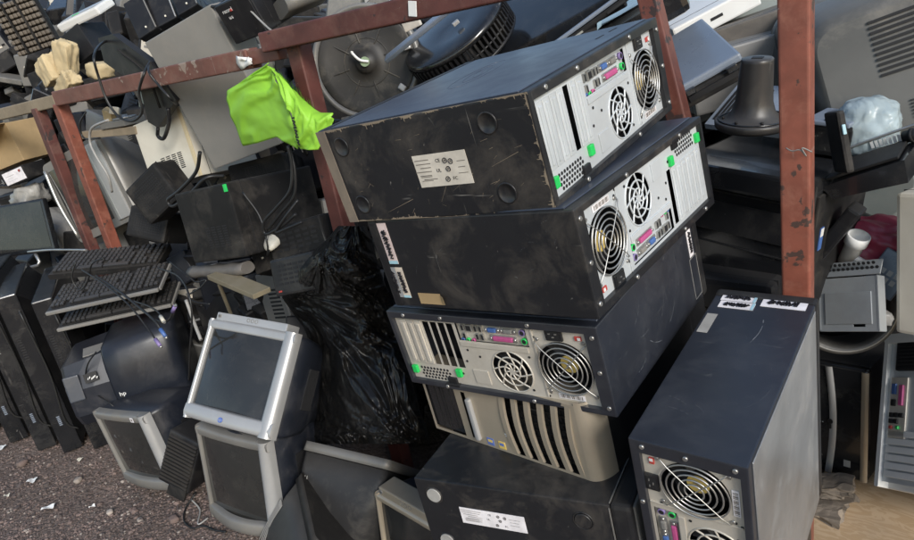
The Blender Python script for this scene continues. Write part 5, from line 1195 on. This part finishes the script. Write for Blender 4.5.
cord('dark cable lying over the drive row at the top edge', [(204, 2, 1.42), (208, 6, 1.4), (218, 6, 1.4), (228, -2, 1.42)], .005)
cord('white lead running over the disc player', [(238, -4, 1.4), (250, 10, 1.38), (266, 26, 1.36), (276, 34, 1.34)], .003, cableg)

cord('twisted wire knotted round the bright rusty post', [(786, 148, YP - .03), (792, 151, YP - .036), (800, 150, YP - .038), (806, 156, YP - .036), (802, 148, YP - .04), (812, 152, YP - .034)], .0012, greyp, name='wire')
# ------------------------------------------------------------------ ground, gravel, paper scraps
m_, nt, b = new_mat('brown_gravel_ground'); tc = N(nt, 'ShaderNodeTexCoord'); v = tc.outputs['Object']
c1 = mixc(nt, ramp(nt, noise_tex(nt, v, 1.8, 8, .65), .35, .7), (.115, .085, .068), (.19, .145, .118))
vo = N(nt, 'ShaderNodeTexVoronoi'); vo.inputs['Scale'].default_value = 75; nt.links.new(v, vo.inputs['Vector'])
c1 = mixc(nt, .38, c1, mixc(nt, vo.outputs['Color'], (.07, .05, .045), (.25, .2, .18)))
vo2 = N(nt, 'ShaderNodeTexVoronoi'); vo2.inputs['Scale'].default_value = 28; nt.links.new(v, vo2.inputs['Vector'])
c1 = mixc(nt, mathn(nt, 'MULTIPLY', ramp(nt, vo2.outputs['Distance'], .12, .2, (1, 1, 1, 1), (0, 0, 0, 1)), .3), c1, (.22, .18, .15))
nt.links.new(c1, b.inputs['Base Color']); b.inputs['Roughness'].default_value = .95; b.inputs['Specular IOR Level'].default_value = .2
bp = N(nt, 'ShaderNodeBump'); bp.inputs['Strength'].default_value = .8; bp.inputs['Distance'].default_value = .012
hh = mathn(nt, 'SUBTRACT', noise_tex(nt, v, 60, 6, .7), mathn(nt, 'MULTIPLY', vo.outputs['Distance'], .8)); nt.links.new(hh, bp.inputs['Height']); nt.links.new(bp.outputs[0], b.inputs['Normal'])
m = MB(); xs = [-30, -12, -7] + [-5 + .05 * i for i in range(121)] + [3, 8, 30]; ys = [-30, -8, -2] + [-.6 + .05 * i for i in range(75)] + [5, 10, 30]
m.grid([[(x, yy, .012 * noise.fractal(Vector((x * 2.2, yy * 2.2, 0)), 1, 2, 4) - .006 if abs(x) < 6 and -1 < yy < 4 else -.006) for x in xs] for yy in ys], m_); o = m.build('ground'); o['kind'] = 'structure'; o['label'] = 'reddish brown gravel ground'
rr = random.Random(3); m = MB(); gm = [grime('pebble_brown', (.16, .115, .1), .9, 0, .3, 0, .2, vary=.4), grime('pebble_pale', (.3, .255, .22), .9, 0, .3, 0, .2, vary=.3), grime('pebble_dark', (.07, .055, .052), .9, 0, .3, 0, .2, vary=.4)]
shapes = []
for k in range(6):
    b2 = bmesh.new(); bmesh.ops.create_icosphere(b2, subdivisions=1, radius=1)
    for vv in b2.verts: vv.co *= 1 + rr.uniform(-.28, .28)
    b2.verts.ensure_lookup_table(); shapes.append(([vv.co.copy() for vv in b2.verts], [[q.index for q in f.verts] for f in b2.faces])); b2.free()
verts, faces, mids = [], [], []
for k in range(9000):
    u, vv = rr.uniform(-30, 330), rr.uniform(425, 560); p = atz(u, vv, 0)
    if p.y > 1.05 or p.x < -5.2: continue
    s = rr.choice((.0025, .003, .004, .005)) * rr.uniform(.7, 1.3) * (2.2 if rr.random() < .02 else 1); E_ = Euler((rr.uniform(0, 6), rr.uniform(0, 6), rr.uniform(0, 6))).to_matrix(); vs, fs = rr.choice(shapes); o0 = len(verts)
    z0 = .012 * noise.fractal(Vector((p.x * 2.2, p.y * 2.2, 0)), 1, 2, 4) - .006 + s * .3
    for q in vs: w_ = E_ @ (q * s); verts.append((p.x + w_.x, p.y + w_.y, z0 + w_.z * .7))
    mt_ = rr.choices((0, 1, 2), (5, .5, 3))[0]
    for f in fs: faces.append([o0 + q for q in f]); mids.append(mt_)
me = bpy.data.meshes.new('gravel'); me.from_pydata(verts, [], faces)
for q in gm: me.materials.append(q)
me.polygons.foreach_set('material_index', mids); o = bpy.data.objects.new('gravel', me); C.objects.link(o); o['kind'] = 'stuff'; o['label'] = 'loose brown gravel scattered over the ground'
for u, v, a, b_, rz, lb in ((32, 480, .035, .028, 20, 'square white paper scrap on the gravel nearest the televisions'), (48, 507, .045, .022, 40, 'narrow white paper scrap on the gravel in front'), (80, 459, .018, .022, 0, 'cream crumb of foam on the gravel'), (7, 495, .02, .015, 30, 'small cream scrap at the left edge of the gravel'), (92, 506, .02, .012, 60, 'thin pale scrap on the gravel under the silver monitors'), (1, 447, .04, .03, 10, 'white scrap at the left edge beside the televisions')):
    p = atz(u, v, .008); m = MB(); m.grid([[(-a / 2 + a * i / 4, -b_ / 2 + b_ * j / 4, .004 * math.sin(i * 1.1 + j)) for i in range(5)] for j in range(5)], led if 'cream' in lb else white, False); o = m.build('paper_scrap', solid=.0006); o.location = p; o.rotation_euler = (0, 0, R(rz)); tag(o, lb, 'paper scrap')
for u, v, s, lb in ((22, 463, .016, 'pinkish pebble'), (174, 519, .014, 'reddish round pebble by the cable'), (78, 480, .012, 'dark pebble'), (110, 512, .010, 'long thin pebble'), (140, 520, .009, 'grey pebble')):
    lump('pebble', lb + ' larger than the gravel around it', 'pebble', atz(u, v, s * .4), (s * 1.2, s, s * .7), (0, 0, v), gm[0] if 'pink' in lb or 'red' in lb else gm[1], v, amp=.2, sub=2)

# ------------------------------------------------------------------ heap filling the shelter behind, wall and extra scrap
rr = random.Random(21); m = MB()
hm = [blackp, charc, charc, paint, charc, blackp, olive, olive, blackg, greyp, blackp, hood, charc, silverd]
def heap_z(x, y):
    q = min(1, max(0, (y - 1.38) / (.75 if x < -1 else 1.25)))
    return (.55 + .6 * q if x < -1 else .15 + 1.05 * q) + .18 * max(0, -x) * q
for k in range(3600):
    x, y = rr.uniform(-6.8, 1.8), 1.40 + 2.5 * rr.random() ** 1.4
    if -.75 < x < .6 and y < 2.3: continue
    top = heap_z(x, y); z = top * rr.random() ** .5
    s = (rr.uniform(.05, .32), rr.uniform(.05, .28), rr.uniform(.03, .24))
    rt_e = (rr.gauss(0, 16), rr.gauss(0, 16), rr.uniform(-60, 60)); cc = Vector((x, y + s[1] / 2, max(z, s[2] / 2)))
    m.box(cc, s, rr.choice(hm), rt_e, bev=.006, seg=1)
    if z > top * .75 and rr.random() < .65:                # vents, plates and sockets on the outer ones
        Q = Euler([R(a) for a in rt_e]).to_matrix(); kind = rr.random()
        if kind < .5:
            n = rr.randint(5, 12); cx = rr.uniform(-.15, .15)
            for q in range(n): m.box(cc + Q @ Vector((s[0] * cx, -s[1] / 2, s[2] * (-.35 + .6 * q / n))), (s[0] * .45, .002, s[2] * .6 / n * .5), dark, rt_e)
        elif kind < .8:
            m.box(cc + Q @ Vector((0, -s[1] / 2, 0)), (s[0] * .86, .006, s[2] * .8), rr.choice((charc, blackg, greyp, zincw)), rt_e, bev=.002, seg=1)
            for q in range(4): m.box(cc + Q @ Vector((s[0] * rr.uniform(-.35, .35), -s[1] / 2 - .004, s[2] * rr.uniform(-.3, .3))), (.02, .004, .012), rr.choice((dark, chrome, greyp, paper)), rt_e)
        else:
            for q in range(8): m.box(cc + Q @ Vector((s[0] * (-.35 + .09 * q), 0, s[2] / 2)), (s[0] * .05, s[1] * .6, .002), dark, rt_e)
o = m.build('scrap_heap'); o['kind'] = 'stuff'; o['label'] = 'dim heap of discarded electronics filling the shelter behind the rack'
# ------------------------------------------------------------------ light, camera
w = bpy.data.worlds.new('World'); SC.world = w; w.use_nodes = True; nt = w.node_tree
sky = nt.nodes.new('ShaderNodeTexSky'); sky.sky_type = 'NISHITA'; sky.sun_disc = False
SUN = Vector((.80, -.48, .50)).normalized()
sky.sun_elevation = math.asin(SUN.z); sky.sun_rotation = math.atan2(SUN.x, SUN.y); sky.air_density = 1.2; sky.dust_density = 1.0
bg = nt.nodes['Background']; bg.inputs['Strength'].default_value = .115; nt.links.new(sky.outputs[0], bg.inputs[0])
ld = bpy.data.lights.new('sun', 'SUN'); ld.energy = 2.0; ld.angle = R(18); ld.color = (1, .975, .94)
lo = bpy.data.objects.new('sun', ld); C.objects.link(lo); lo.rotation_euler = SUN.to_track_quat('Z', 'Y').to_euler()
cd = bpy.data.cameras.new('camera'); cd.sensor_width = 36; cd.lens = 36 * 660 / 914; cd.clip_start = .05; cd.clip_end = 200
co = bpy.data.objects.new('camera', cd); C.objects.link(co)
rt = Vector([r[0] for r in CAM]); upv = Vector([r[1] for r in CAM]); fw = Vector([r[2] for r in CAM])
Mx = Matrix((rt, upv, -fw)).transposed().to_4x4(); Mx.translation = EYE; co.matrix_world = Mx
SC.camera = co
vs = SC.view_settings; vs.view_transform = 'Standard'; vs.look = 'None'; vs.exposure = 0.72; vs.gamma = 1; vs.use_curve_mapping = False
SC.cycles.use_denoising = True; SC.cycles.max_bounces = 6
